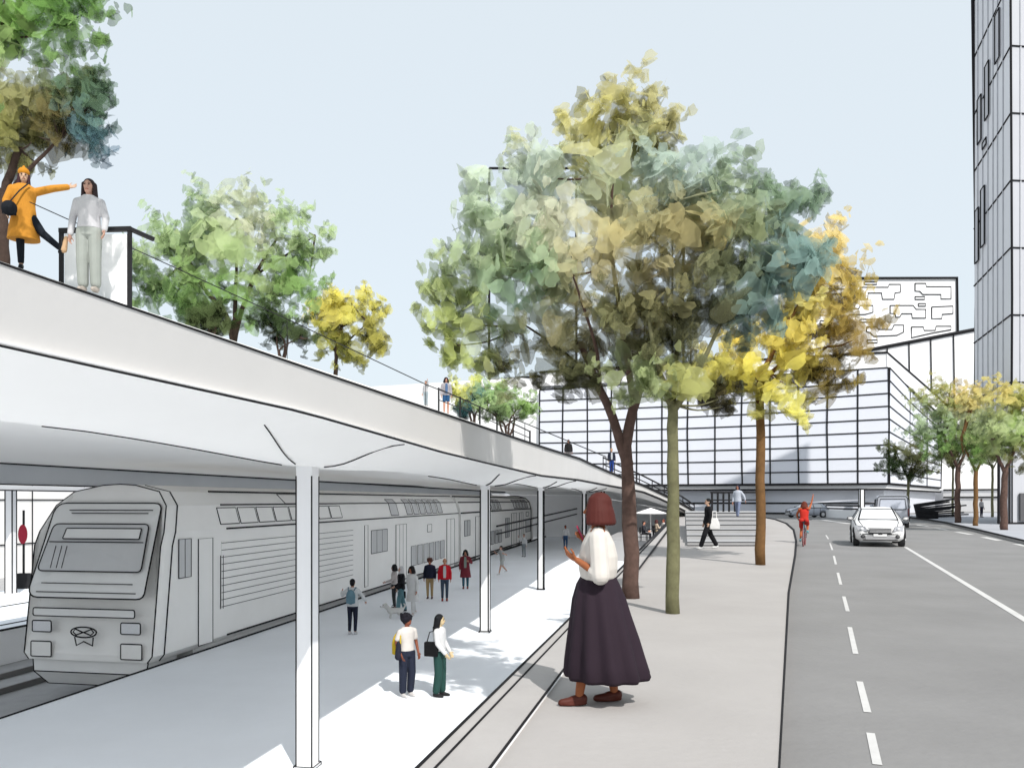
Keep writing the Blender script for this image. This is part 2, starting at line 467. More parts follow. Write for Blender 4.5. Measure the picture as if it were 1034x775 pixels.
for i in range(20):
    p = a.lerp(b, i/20)+V(.03,0,0); m.ink([p, p+V(0,0,7)], .8, Y=45)
for z in (2.2, 5.2): m.ink([a+V(.03,0,z), b+V(.03,0,z)], .8, Y=50)
m.build('wall_panel', t)
t = thing('platform_sign', 'round red sign on a black post on the far platform', 'sign', (D(36.5,25.75), 36.5, PLAT))
m = MB(); m.tube([(0,0,0),(0,0,3.6)], .05, BLACK); m.build('post', t)
m = MB(); m.ell((0,-.07,2.5), (.22,.05,.45), cmat((196,60,80)), 16, 10); m.build('sign_disc', t, smooth=True)
m = MB(); m.box((0,0,.35),(.5,.3,.7), BLACK); m.build('foot_box', t)
# grey wall closing the platform hall
t = thing('hall_wall', 'grey end wall of the platform hall under the ramp', 'wall')
m = MB(); y = ENDY-.3; x0 = -22; x1 = EDGE(ENDY)-.3
m.box(((x0+x1)/2, y, (PLAT+EYE+.4)/2), (x1-x0, .4, EYE+.4-PLAT), GREYW)
for z in (.5, 1.3): m.ink([(x0, y-.22, z), (x1, y-.22, z)], .9)
m.build('wall_panel', t)
t = thing('guide_beam', 'long dark sloping cable tray line in the hall behind the columns', 'beam')
m = MB(); m.tube([(PED(60)+.2, 60, -.3), (PED(92)+4, 92, .9)], .07, BLACK); m.tube([(PED(60)+.2, 60, -.9), (PED(92)+4, 92, .3)], .06, BLACK)
m.build('tray', t)

# steps beside the ramp, with the balustrade on top
t = thing('street_steps', 'broad low grey steps beside the foot of the ramp', 'steps')
m = MB(); na = 7
A = gr(694, 551); B = gr(770, 551)
for i in range(na):
    y0 = A.y+i*2.3; z1 = .14*(i+1)
    xa = A.x+(y0-A.y)*.215; xb = B.x+(y0-A.y)*.30
    yb = A.y+na*2.3+6
    xa2 = A.x+(yb-A.y)*.215; xb2 = B.x+(yb-A.y)*.30
    z0 = .14*i+.002
    m.prism([(xa,y0),(xb,y0),(xb2,yb),(xa2,yb)], z0, z1, STEP)
    m.ink([(xa,y0-.01,z1), (xb,y0-.01,z1)], .45)
m.ink([(A.x, A.y-.01, .01), (B.x, A.y-.01, .01)], 1.)
m.build('flight', t)
t = thing('balustrade', 'short row of thin black balusters at the top of the grey steps', 'railing')
yt = A.y+na*2.3+2; zt = .14*na
xa = (719-CX)/F*yt; xb = (742-CX)/F*yt
for i in range(5):
    m = MB(); x = lerp(xa, xb, i/4); m.tube([(x, yt, zt), (x, yt, zt+1.15)], .06, BLACK); m.build('baluster', t)
m = MB(); m.tube([(xa-.1, yt, zt+1.15), (xb+1.4, yt, zt+1.15)], .06, BLACK); m.tube([(xa-.1, yt, zt+.7), (xb+1.4, yt, zt+.7)], .04, BLACK); m.build('top_rail', t)
# ------------------------------------------------------------------ the double-deck train
def make_train():
    ang = math.atan(-.18); t0 = V(PED(19.4)-.08, 19.4, PLAT)
    # local frame: -Y faces the viewer, +Y runs back along the track, x=0 is the platform side, -x the far side
    T = thing('double_deck_train', 'grey double deck train standing at the platform, its blunt nose towards the viewer', 'train', t0, ang)
    W = 3.75; c = -W/2; L = 62.
    prof = [(-1.74,.06),(-1.875,.22),(-1.875,2.9),(-1.86,3.25),(-1.67,3.92),(-1.3,4.28),(-.5,4.45),(0,4.48)]
    prof = [(x, z) for x, z in prof]+[(-x, z) for x, z in prof[-2::-1]]
    def ring(y, sx=1., zt=1., dz=0): return [V(c+x*sx, y, (z if z < .5 else .5+(z-.5)*zt)+dz) for x, z in prof]
    def car(y0, y1, nose0=False, nose1=False):
        m = MB(); rs = []
        if nose0:
            def nr(f, sx):   # raked nose: upper part leans back
                out = []
                for x, z in prof:
                    k = max(0., (z-1.5)/3.0)
                    out.append(V(c+x*sx, y0+f+1.25*k**1.7, z))
                return out
            rs += [nr(0,.955), nr(.12,.99), nr(.35,1.)]
            rs.append(ring(y0+3.2))
        else: rs.append(ring(y0))
        n = 12
        for i in range(1, n): rs.append(ring(lerp(y0+(3.2 if nose0 else 0), y1-(2.2 if nose1 else 0), i/n)))
        if nose1:
            rs += [ring(y1-2.2), ring(y1-1.0,.99,.985), ring(y1-.3,.97,.95), ring(y1,.9,.88)]
        else: rs.append(ring(y1))
        m.loft(rs, TRAINM)
        # seams along the body
        for k, zz, w in ((12,3.25,.55),(11,3.92,.45)):
            pass
        for xx, zz, w in ((.004,3.25,.7),(-.19,3.93,.6),(.012,.22,.8),(-.57,4.31,.75)):
            m.ink([(xx, y, zz) for y in (y0+3.3 if nose0 else y0, (y0+y1)/2, y1-(2.3 if nose1 else 0))], w, Y=20+(y0+y1)/2)
        if nose0:
            e = rs[0]; m.tube(e, .017, INK, 5)
            e = [p+V(.01, 0, 0) for p in rs[2][8:]]; m.tube(e, .018, INK, 5)
        if nose1:
            m.ink(rs[-4][6:], .9, Y=80)
        return m, rs
    m, rs = car(0, 30.5, True); bod = m.build('car_body', T)
    m, rs2 = car(31.2, L, False, True); m.build('car_body', T)
    m = MB(); m.box((c, 30.85, 1.9), (2.6, .9, 3.9), GRILL); m.build('gangway', T)
    def fy(z): return 1.25*max(0., (z-1.5)/3.0)**1.7          # nose surface at height z
    def fp(px, z, o=.02): return V(px, fy(z)-o, z)
    # front face: darker mask, windscreen, destination box, lamps, badge
    def panel(name, x0, x1, z0, z1, mtl, o=.03, inset=.0, w=.016, bev=.12, parent=T, n=5):
        m = MB(); pts = []
        cs = [(x0, z0), (x1, z0), (x1-inset, z1), (x0+inset, z1)]
        rim = []
        for i, (cx_, cz_) in enumerate(cs):
            pv = Vector(cs[i-1]); nx = Vector(cs[(i+1) % 4]); q = Vector((cx_, cz_))
            a = q+(pv-q).normalized()*bev; b = q+(nx-q).normalized()*bev
            for k in range(n):
                u = k/(n-1); p = (1-u)**2*a+2*u*(1-u)*q+u*u*b; rim.append(p)
        # split into horizontal bands so that it follows the rake
        front = [fp(p[0], p[1], o) for p in rim]; back = [fp(p[0], p[1], o-.03) for p in rim]
        N = len(rim); cen = V((x0+x1)/2, fy((z0+z1)/2)-o, (z0+z1)/2)
        m.add(front+[cen], [(i, (i+1) % N, N) for i in range(N)], mtl)
        m.add(front+back, [(i, N+i, N+(i+1) % N, (i+1) % N) for i in range(N)], mtl)
        m.tube(front, w, INK, 5, closed=True)
        return m.build(name, parent)
    panel('front_mask', c-1.64, c+1.62, 1.62, 3.98, TRAIND, .04, .10, .02, .25)
    panel('windscreen', c-1.46, c+1.46, 2.28, 3.45, TRGLASS, .075, .10, .018, .14)
    panel('destination_box', c-.95, c+1.22, 3.08, 3.34, TRAIND, .11, .02, .016, .03)
    m = MB()
    m.tube([fp(c-1.32,3.0,.09), fp(c+1.34,3.0,.09)], .013, INK)
    for xx in (-1.1,-.93,-.78): m.tube([fp(c+xx,2.35,.08), fp(c+xx,2.9,.08)], .008, INK)
    m.build('wiper_line', T)
    for z, a, b in ((1.98,-1.3,1.25),(1.76,-1.42,1.36),(3.72,-1.0,1.2),(3.8,-1.1,1.3)):
        m = MB(); m.tube([fp(c+a,z,.05), fp(c+b,z,.05)], .012, INK); m.build('trim_line', T)
    panel('bumper_bar', c-1.48, c+1.36, 1.16, 1.36, TRAIND, .06, 0, .016, .06)
    for s in (-1, 1):
        panel('headlight', c+s*1.24-.27, c+s*1.24+.27, .76, 1.04, CARL if s < 0 else CARL, .05, 0, .016, .05)
        panel('tail_light', c+s*1.26-.29, c+s*1.26+.29, .14, .52, TRAINM, .05, 0, .016, .04)
    m = MB()
    ri = [fp(c-.05+.36*math.cos(a), .78+.13*math.sin(a), .06) for a in [2*math.pi*i/18 for i in range(18)]]
    m.tube(ri, .02, INK, 5, closed=True)
    for s in (-1, 1):
        m.tube([fp(c-.05+.02*s,.78,.07), fp(c-.05+.22*s,.86,.07), fp(c-.05+.29*s,.78,.07), fp(c-.05+.20*s,.71,.07), fp(c-.05,.78,.07)], .018, INK, 5)
    m.tube([fp(c-.3,.66,.06), fp(c-.25,.45,.06), fp(c-.05,.55,.06), fp(c+.2,.45,.06), fp(c+.22,.66,.06)], .018, INK, 5)
    m.build('coupler', T)
    m = MB()
    rg = [[V(c+s_*1.62, .10, .058), V(c+s_*1.58, .08, -.26), V(c+s_*1.38, .35, -.62)] for s_ in (-1, 1)]
    vs = rg[0]+rg[1]; m.add(vs, [(0,1,4,3),(1,2,5,4)], TRAIND)
    m.add([p+V(0,1.2,0) for p in vs]+vs, [(0,3,4,1),(1,4,5,2),(6,0,1,7),(7,1,2,8),(9,10,4,3),(10,11,5,4),(8,2,5,11)], TRAIND)
    for i in range(3): m.tube([rg[0][i], rg[1][i]], .016, INK)
    for r_ in rg: m.tube(r_, .016, INK)
    m.build('snow_plough', T)
    # platform side ------------------------------------------------------
    def side(name, y0, y1, z0, z1, mtl, r=.012, off=.012, bars=0, up=False):
        def sp(y, z):                              # point on the platform side skin
            if z <= 3.25: x = 0
            elif z <= 3.92: x = -.015-.19*(z-3.25)/.67
            else: x = -.205-.37*(z-3.92)/.36
            return V(x+off, y, z)
        zz = [z0]+[z for z in (3.25, 3.5, 3.92, 4.1) if z0+.02 < z < z1-.02]+[z1]
        m = MB(); a = [sp(y0,z) for z in zz]; b = [sp(y1,z) for z in zz]; n = len(zz); q = a+b[::-1]
        qb = [p-V(off+.02,0,0) for p in q]; N = 2*n
        m.add(q+qb, [(i,N-1-i,N-2-i,i+1) for i in range(n-1)]+[(i,N+i,N+(i+1)%N,(i+1)%N) for i in range(N)], mtl)
        m.tube(q, r, INK, 4, closed=True)
        for i in range(bars):
            y = lerp(y0, y1, (i+1)/(bars+1)); m.tube([sp(y,z) for z in zz], r*.8, INK, 4)
        return m.build(name, T)
    # first car: mirror and cab door, louvres, upper row of roof lights
    side('cab_window', .95, 1.5, 2.05, 3.05, TRGLASS, .014, .02, 1)
    side('cab_door', 1.85, 2.55, .15, 3.02, TRAINM, .014)
    for i in range(8): side('roof_window', 3.05+i*1.12, 4.08+i*1.12, 3.38, 3.84, TRAINM, .014, .012)
    m = MB()
    for i in range(10):
        z = 1.05+i*.2; m.tube([(.014, 3.0, z), (.014, 12.9, z)], .011, INK, 4)
    m.box((.004, 7.95, 1.95), (.02, 9.9, 1.9), TRAINM)
    m.tube([(.016,2.95,1.0),(.016,2.95,2.5)], .012, INK, 4); m.tube([(.016,3.08,1.0),(.016,3.08,2.5)], .012, INK, 4)
    m.build('louvre_panel', T)
    side('roof_hatch', 7.4, 9.4, 3.95, 4.26, TRAINM, .014)
    y = 15.
    side('service_door', 14.2, 14.6, .4, 3.0, TRAINM, .014)
    side('saloon_window', 15.0, 17.1, 1.75, 2.75, TRGLASS, .015, .012, 2)
    side('train_door', 18.3, 19.9, .05, 2.9, TRAINM, .016, .02, 2)
    for i in range(1): side('upper_window', 17.8, 18.9, 3.35, 4.1, TRGLASS, .015)
    for i in range(6): side('upper_window', 20.2+i*1.15, 21.1+i*1.15, 3.35, 4.1, TRGLASS, .015)
    for i in range(6): side('lower_window', 20.7+i*1.1, 21.55+i*1.1, .75, 1.75, TRGLASS, .016)
    side('vent_hatch', 23.6, 24.4, 2.35, 2.75, TRAINM, .014)
    side('train_door', 27.6, 29.4, .05, 2.95, TRAINM, .018, .02, 1)
    # second car
    side('saloon_window', 32.0, 33.6, 1.75, 2.75, TRGLASS, .02, .012, 1)
    side('train_door', 35.2, 37.6, .05, 2.95, TRAINM, .02, .02, 2)
    for i in range(5): side('upper_window', 38.3+i*1.35, 39.3+i*1.35, 3.35, 4.1, TRGLASS, .02)
    for i in range(4): side('lower_window', 38.9+i*1.5, 40.1+i*1.5, .75, 1.75, TRGLASS, .02)
    side('saloon_window', 46.2, 48, 1.0, 2.6, TRGLASS, .022, .012, 1)
    side('train_door', 49, 51.4, .05, 2.95, TRAINM, .022, .02, 2)
    for i in range(5): side('upper_window', 50.6+i*1.6, 51.8+i*1.6, 3.35, 4.1, TRGLASS, .024)
    side('train_door', 53, 55, .05, 2.95, TRAINM, .022, .02, 1)
    side('saloon_window', 56.6, 59.4, 1.05, 2.2, TRGLASS, .026)
    side('vent_hatch', 56.8, 58.2, 2.55, 2.95, TRAINM, .024)
    m = MB(); m.box((c, .9+L/2, -.22), (W-.3, L-1.9, .55), TRAIND); m.build('skirt', T)
    # underframe skirt blocks and bogies
    for yb in (3.5, 25., 34., 57.):
        m = MB()
        for k in (-1.1, 1.1):
            for xx in (-.55, -2.8):
                m.tube([(xx-.06, yb+k, -.62), (xx+.06, yb+k, -.62)], .44, GRILL, 14)
        m.box((c, yb, -.6), (2.4, 3.2, .3), GRILL); m.build('bogie', T)
    return T
make_train()
# ------------------------------------------------------------------ buildings
def plane_pt(a, b, t, z): p = a.lerp(b, t); return V(p.x, p.y, z)
def wallbox(m, pts, z0, z1, mtl): m.prism(pts, z0, z1, mtl)
# glass fronted hall
t = thing('glass_hall', 'wide hall with a black gridded glass front above a recessed ground floor', 'building')
A = V((545-CX)/F*112, 112, 0); B = V((897-CX)/F*97, 97, 0); C = V((950-CX)/F*128, 128, 0)
L0 = V((352-CX)/F*124, 124, 0)
ZB, ZT = EYE+2.0, EYE+16.2
zc = EYE+13.0
m = MB()
# parapet band and solid left wing
n = V(0, 1, 0)
m.prism([(A.x,A.y+.3),(B.x,B.y+.3),(C.x,C.y+.3),(C.x-2,150),(A.x,150)], ZB-.6, ZB, BWHITE)
back = [(A.x, A.y+.5), (B.x, B.y+.5), (B.x+1, 150), (A.x, 150)]
m.prism(back, ZT+.02, ZT+2.0, BWHITE)
m.ink([(A.x, A.y+.45, ZT+2.0), (B.x, B.y+.45, ZT+2.0)], 1.3)
# sloping end cheek
ch = [V(B.x,B.y+.4,ZT+2.0), V(C.x+1,C.y,zc+2.4), V(C.x+1,C.y,zc-.2), V(B.x,B.y+.4,ZT)]
m.poly(ch, BWHITE); m.poly([p+V(-1.2,1.6,0) for p in ch], BWHITE)
m.ink([ch[0], ch[1]], 1.3); m.ink([ch[3], ch[2]], 1.3)
m.build('parapet', t)
m = MB()
m.prism([(L0.x,L0.y),(A.x,A.y+.5),(A.x,150),(L0.x,150)], ROADZ, EYE+17.6, BWHITE)
m.prism([(L0.x-.05,L0.y-.2),(L0.x+10,L0.y-1.2),(L0.x+10,L0.y+8),(L0.x-.05,L0.y+8)], EYE+14, EYE+16.9, BWHITE)
m.ink([(L0.x,L0.y-.2,EYE+16.9),(L0.x+10,L0.y-1.3,EYE+16.9),(L0.x+10.1,L0.y-1.3,EYE+17.6),(A.x,A.y+.3,EYE+17.6)], 1.5)
m.build('wing', t)
def grid_front(P, Q, zt0, zt1, zb, cols, rows, name):
    m = MB()
    p0, q0 = V(P.x,P.y,zb), V(Q.x,Q.y,zb); p1, q1 = V(P.x,P.y,zt0), V(Q.x,Q.y,zt1)
    m.add([p0,q0,q1,p1]+[v+V(.1,.5,0) for v in (p0,q0,q1,p1)], [(0,1,2,3),(4,7,6,5),(0,4,5,1),(1,5,6,2),(2,6,7,3),(3,7,4,0)], GLASSF)
    o = m.build(name, t)
    for i in range(cols+1):
        k = i/cols; a = p0.lerp(q0, k); b = p1.lerp(q1, k); jit = V(random.uniform(-.15,.15), 0, 0)
        mm = MB(); mm.tube([a+V(0,-.02,0), a.lerp(b,.5)+V(0,-.02,0)+jit, b+V(0,-.02,0)], .10, INK, 5); mm.build('mullion', o)
    for j in range(rows+1):
        k = j/rows; a = p0.lerp(p1, k); b = q0.lerp(q1, k)
        pts = []
        for s in range(9):
            u = s/8; pts.append(a.lerp(b, u)+V(0,-.02, -.35*math.sin(math.pi*u)*(.2+.8*k) if 0 < k < 1 else 0))
        mm = MB(); mm.tube(pts, .085, INK, 5); mm.build('transom', o)
grid_front(A, B, ZT-.6, ZT+.05, ZB+.1, 13, 9, 'glass_front')
grid_front(B+V(.2,.1,0), C, ZT+.05, zc-.3, ZB+.1, 3, 9, 'glass_end')
m = MB()                                          # ground floor, set back
G0 = V(A.x+4, A.y+.7, 0); G1 = V(B.x, B.y+1.2, 0)
m.prism([(G0.x,G0.y),(G1.x,G1.y),(C.x-.5,C.y+.8),(C.x-3,150),(G0.x,150)], ROADZ, ZB-.61, GLASSF)
m.ink([(G0.x,G0.y-.05,ROADZ+.1),(G1.x,G1.y-.05,ROADZ+.1)], 1.3)
for z in (1.3,): m.ink([(G0.x,G0.y-.05,z),(G1.x,G1.y-.05,z)], 1.)
m.build('ground_floor', t)
m = MB(); e = V((1016-CX)/F*122, 122, 0)               # low wing running on behind the street trees
m.prism([(C.x+.6,C.y+.4),(e.x,e.y),(e.x,e.y+9),(C.x+.6,C.y+10)], ROADZ, ZB-.3, BWHITE)
for z in (ZB-.3, ZB-1.5): m.ink([(C.x+.6,C.y+.35,z),(e.x,e.y-.05,z)], 1.)
m.build('low_wing', t)
m = MB(); m.ink([(A.x-4,A.y+.2,ZB-.62),(B.x,B.y+.2,ZB-.62),(C.x,C.y,ZB-.62)], 1.1); m.ink([(A.x-4,A.y+.1,ZB+.02),(B.x,B.y+.1,ZB+.02),(C.x,C.y,ZB+.02)], 1.1)
m.build('soffit_edge', t)
for k in (.22, .66, .93):
    p = A.lerp(B, k)+V(0,-.3,0); m = MB(); m.box((p.x,p.y,(ROADZ+ZB-.6)/2), (.5,.5,ZB-.6-ROADZ), BWHITE); m.inkbox((p.x,p.y,(ROADZ+ZB-.6)/2), (.5,.5,ZB-.6-ROADZ), .7); m.build('pillar', t)

# white hall with sloping roof behind, panel joints
t = thing('sloped_hall', 'plain white hall with a slanting black roofline and vertical panel joints', 'building')
m = MB(); P = lambda px, py, Y=150.: at(px, py, Y)
q = [P(838,361), P(992,331), P(1040,322), P(1040,520), P(838,520)]
m.add(q+[p+V(0,14,0) for p in q], [(0,1,2,3,4),(9,8,7,6,5),(0,5,6,1),(1,6,7,2),(2,7,8,3),(4,3,8,9),(0,4,9,5)], BWHITE)
m.ink([P(832,362,149.8), P(992,331,149.8)], 2.2)
for px in (896, 918, 940, 963): m.ink([P(px, 361-(px-838)*.195+1,149.8), P(px+2, 470,149.8)], .8)
m.build('facade', t)

# block with maze relief
t = thing('patterned_block', 'white block with black outlined maze shapes over its whole facade', 'building')
m = MB(); q = [P(820,281,185), P(966,281,185), P(969,350,185), P(820,360,185)]
q = [P(812,281,185), P(966.5,280.5,185), P(968,505,185), P(812,505,185)]
m.add(q+[p+V(0,22,0) for p in q], [(0,1,2,3),(7,6,5,4),(0,4,5,1),(1,5,6,2),(2,6,7,3),(3,7,4,0)], BWHITE)
m.ink([P(812,281,184.7), P(966.5,280.5,184.7), P(968,400,184.7)], 1.7)
fac = m.build('facade', t)
def Z(x, y): return P(834+x*200/1033, 260+y*150/775, 184.93)
shapes = [[(180,155),(325,155),(330,140),(388,140),(388,180),(360,184),(355,217),(295,217),(290,184),(220,184),(218,217),(180,217)],
 [(465,135),(520,135),(524,152),(652,152),(652,215),(600,215),(600,192),(505,192),(490,176),(465,174)],
 [(62,245),(115,245),(118,268),(172,266),(178,250),(245,250),(245,285),(205,296),(120,298),(112,314),(62,314)],
 [(335,250),(455,250),(470,270),(520,270),(520,315),(450,315),(448,292),(395,292),(385,310),(365,310),(360,292),(335,290)],
 [(552,258),(662,253),(662,292),(606,296),(604,318),(552,318)],
 [(212,362),(265,362),(275,375),(345,375),(355,352),(405,352),(405,388),(370,405),(250,410),(230,390),(212,385)],
 [(446,362),(508,362),(512,380),(570,380),(575,358),(652,358),(652,376),(560,392),(446,418)],
 [(200,128),(265,128),(265,140),(200,140)], [(465,204),(515,204),(515,218),(465,218)], [(482,240),(520,240),(520,253),(482,253)],
 [(178,322),(240,322),(240,336),(178,336)], [(215,430),(268,430),(268,444),(215,444)], [(60,362),(140,362),(140,380),(60,380)], [(-40,165),(130,165),(130,195),(60,190),(-40,195)], [(-60,230),(20,230),(20,300),(-60,300)], [(-30,350),(30,350),(30,330),(-30,330)]]
for s in shapes:
    m = MB(); pts = [Z(*p) for p in s]
    m.add(pts+[p+V(0,.38,0) for p in pts], [list(range(len(pts)))]+[(i,(i+1)%len(pts),len(pts)+(i+1)%len(pts),len(pts)+i) for i in range(len(pts))], BWHITE)
    m.ink(pts, .75, closed=True, Y=185); m.build('relief', fac)

# ghosted glass towers, only their edges read against the sky
def glass_tower(lbl, px0, px1, pytop, Y, depth, dx):
    t = thing('glass_tower', lbl, 'tower')
    a = at(px0, pytop, Y); b = at(px1, pytop, Y); zt = a.z
    base = [V(a.x,a.y,0), V(b.x,b.y,0), V(b.x+dx,b.y+depth,0), V(a.x+dx,a.y+depth,0)]
    m = MB(); m.prism([(p.x,p.y) for p in base], ROADZ+.01, zt, GHOST); m.build('glass_skin', t)
    m = MB()
    for i in range(4):
        p = base[i]; q = base[(i+1)%4]
        m.ink([(p.x,p.y,ROADZ), (p.x,p.y,zt)], 1.7 if i != 3 else .01, Y=150)
        if i not in (2, 3): m.ink([(p.x,p.y,zt), (q.x,q.y,zt)], 1.7, Y=150)
    m.build('edge_frame', t)
glass_tower('tall see through tower with a black outlined edge left behind the big tree', 494, 582, 170, 160., 75., 40.)
glass_tower('faint see through tower behind the crown of the big tree', 690, 757, 196, 185., 20., -14.)

# grey tower on the right
t = thing('grey_tower', 'tall grey panelled tower with narrow slots rising out of view', 'tower')
Yc, Yl = 56., 66.
c0 = V((1021-CX)/F*Yc, Yc, 0); l0 = V((984-CX)/F*Yl, Yl, 0); r0 = V(c0.x+14, c0.y+1.5, 0)
back = l0+(r0-c0)
z0, z1 = EYE+3.6, 46.
m = MB()
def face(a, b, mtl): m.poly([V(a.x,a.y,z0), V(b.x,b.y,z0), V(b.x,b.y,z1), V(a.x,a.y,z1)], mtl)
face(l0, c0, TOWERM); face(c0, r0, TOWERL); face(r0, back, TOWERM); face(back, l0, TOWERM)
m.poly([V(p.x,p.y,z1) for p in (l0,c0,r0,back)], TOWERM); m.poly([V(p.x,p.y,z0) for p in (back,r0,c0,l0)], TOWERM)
m.ink([(l0.x,l0.y,z0),(l0.x+.15,l0.y,20),(l0.x-.2,l0.y,z1)], 2.0); m.ink([(c0.x,c0.y-.02,z0),(c0.x+.05,c0.y-.02,16),(c0.x-.1,c0.y-.02,z1)], 1.4)
dl = (c0-l0); nl = V(dl.y, -dl.x, 0).normalized()
if nl.x > 0 and nl.y > 0: nl = -nl
if nl.dot(V(-1,-1,0)) < 0: nl = -nl
dr = (r0-c0)
levels = [z0+4.75*i for i in range(9)]
for i, z in enumerate(levels):
    m.ink([V(l0.x,l0.y,z)+nl*.03, V(c0.x,c0.y,z)+nl*.03], .95)
    m.ink([V(c0.x,c0.y-.03,z), V(r0.x,r0.y-.03,z)], .95)
body = m.build('tower_shaft', t)
for k in (.12,.27,.42,.56,.68,.82):
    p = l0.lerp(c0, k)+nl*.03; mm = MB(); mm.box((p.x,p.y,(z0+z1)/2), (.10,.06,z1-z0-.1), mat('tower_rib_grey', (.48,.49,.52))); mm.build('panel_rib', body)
for k, zz, h in ((.12,23.3,4.3),(.3,24.2,4.6),(.2,32.4,3.6),(.42,33.6,4.2),(.7,36.2,3.6),(.35,29.8,.5)):
    p = l0.lerp(c0, k)+nl*.06; mm = MB(); M = Matrix.Rotation(math.atan2(dl.y, dl.x), 3, 'Z')
    mm.box((p.x,p.y,zz), (1.15,.1,h), TOWERL, M)
    e = dl.normalized()*.575
    mm.ink([V(p.x,p.y,zz-h/2)-e+nl*.07, V(p.x,p.y,zz-h/2)+e+nl*.07, V(p.x,p.y,zz+h/2)+e+nl*.07, V(p.x,p.y,zz+h/2)-e+nl*.07], .9, closed=True)
    mm.build('slot_window', body)
for i, k in enumerate((.05,.1,.16,.22,.3,.38,.46,.55,.65,.75,.85,.95)):
    p = c0.lerp(r0, k); mm = MB(); mm.box((p.x,p.y-.04,(z0+z1)/2), (.08,.06,z1-z0-.1), mat('tower_rib_grey', (.3,.31,.34))); mm.build('panel_rib', body)
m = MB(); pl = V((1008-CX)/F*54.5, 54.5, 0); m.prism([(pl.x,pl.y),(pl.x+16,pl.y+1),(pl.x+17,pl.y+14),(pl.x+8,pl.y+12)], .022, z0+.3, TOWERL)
for p, q in (((pl.x,pl.y-.03,.06),(pl.x+16,pl.y+.97,.06)), ((pl.x,pl.y-.03,.06),(pl.x,pl.y-.03,z0+.2)), ((pl.x,pl.y-.03,z0+.3),(pl.x+16,pl.y+.97,z0+.3))): m.ink([p, q], 1.7)
m.ink([(pl.x+.75,pl.y-.03,.1),(pl.x+.75,pl.y-.03,z0)], .9); m.ink([(pl.x+.95,pl.y-.02,.1),(pl.x+.95,pl.y-.02,z0)], .7)
m.build('plinth', t)
m = MB(); m.box((pl.x+1.75,pl.y-.05,1.2),(.6,.16,1.9),GRILL); m.build('door', t)

# low street furniture far along the road
t = thing('street_barrier', 'low pale barrier with dark slats across the far end of the road', 'barrier')
m = MB(); a = gr(833,522,ROADZ); b = gr(866,524,ROADZ); m.beam(a+V(0,0,.42), b+V(0,0,.42), .5, .8, BWHITE); m.build('base', t)
for z in (.95, 1.25):
    m = MB(); m.beam(a+V(0,-.3,z), b+V(0,-.3,z), .12, .16, BLACK); m.build('slat', t)
m = MB(); m.beam(a+V(0,-.28,.08), b+V(0,-.28,.08), .1, .14, BLACK); m.build('foot_rail', t)
t = thing('slatted_bench', 'black fanned slatted bench sculpture on the pavement behind the street trees', 'bench')
bx = at(926, 519, 70); 
for i in range(11):
    u = i/10
    a = V(bx.x+.5*u*0+.1*i, 70+.25*i, .15+.11*i); b = a+V(4.0+1.6*math.sin(i*1.3)*.5, .4, .1+.05*i)
    m = MB(); m.beam(a, b, .22, .12, BLACK); m.build('slat', t)
m = MB(); m.box((bx.x+1.6, 71.2, .35), (1.6,.5,.66), BLACK); m.build('support', t)

# ------------------------------------------------------------------ railings of the rooftop park
def roofpt(px, Y, h=0.):
    X = (px-CX)/F*Y; return V(X, Y, roofz(X, Y)+h)
t = thing('glass_balustrade', 'black framed white balustrade panel behind the woman in pale grey', 'railing')
a = roofpt(62, 12.7); b = roofpt(131, 12.7); zt = at(62, 233, 12.7).z
for p in (a, b):
    m = MB(); m.beam(V(p.x,p.y,p.z-.15), V(p.x,p.y,zt), .055, .055, BLACK); m.build('post', t)
m = MB(); m.beam(V(a.x-.03,a.y,zt), V(b.x+.03,b.y,zt+.03), .07, .07, BLACK); m.beam(V(b.x,b.y,zt+.03), V(b.x+.25,b.y+.3,zt-.04), .06, .06, BLACK); m.build('top_rail', t)
m = MB(); m.add([a+V(.05,0,-.1), b+V(-.05,0,-.1), V(b.x-.05,b.y,zt-.05), V(a.x+.05,a.y,zt-.05)]+[p+V(0,.03,0) for p in (a+V(.05,0,-.1), b+V(-.05,0,-.1), V(b.x-.05,b.y,zt-.05), V(a.x+.05,a.y,zt-.05))],
    [(0,1,2,3),(7,6,5,4),(0,4,5,1),(1,5,6,2),(2,6,7,3),(3,7,4,0)], mat('frosted_panel', (.80,.81,.82), rough=.4)); m.build('panel', t)
t = thing('handrail_cable', 'thin dark handrail cable running down through the rooftop park', 'railing')
pts = [at(30,204,10.5), at(150,258,17), at(290,322,25), at(430,388,36), at(530,427,48), at(612,461,60)]
m = MB(); m.ink(pts, .62); m.build('cable', t)
for p in (at(290,322,25), at(430,388,36), at(530,427,48), at(612,461,60)):
    m = MB(); z = roofz(p.x, p.y); m.ink([(p.x,p.y,min(z,p.z)-.05), p], .45); m.build('post', t)
t = thing('park_railing', 'low black railing along the rim of the park beside the shrubs', 'railing')
tops = []
for y in (29, 32, 35.5, 39.5, 44, 49):
    x = lip(y)[0]-4.6; z = roofz(x, y)
    m = MB(); m.ink([(x,y,z-.1),(x,y,z+.85)], 1.1); m.build('post', t); tops.append(V(x,y,z+.8))
m = MB(); m.ink(tops, .8); m.ink([p-V(0,0,.4) for p in tops], .55); m.build('rail', t)
t = thing('ramp_railing', 'black railing following the ramp down to the street', 'railing')
tops = []
for y in (52, 57, 61, 65, 69, 73, 76.5, 80, 83, 86):
    x = lip(y)[0]-.35; z = lip(y)[1]
    m = MB(); m.ink([(x,y,z-.1),(x,y,z+.95)], .6); m.build('post', t); tops.append(V(x,y,z+.95))
m = MB(); m.ink(tops, 1.0); m.ink([p-V(0,0,.45) for p in tops], .7); m.build('rail', t)
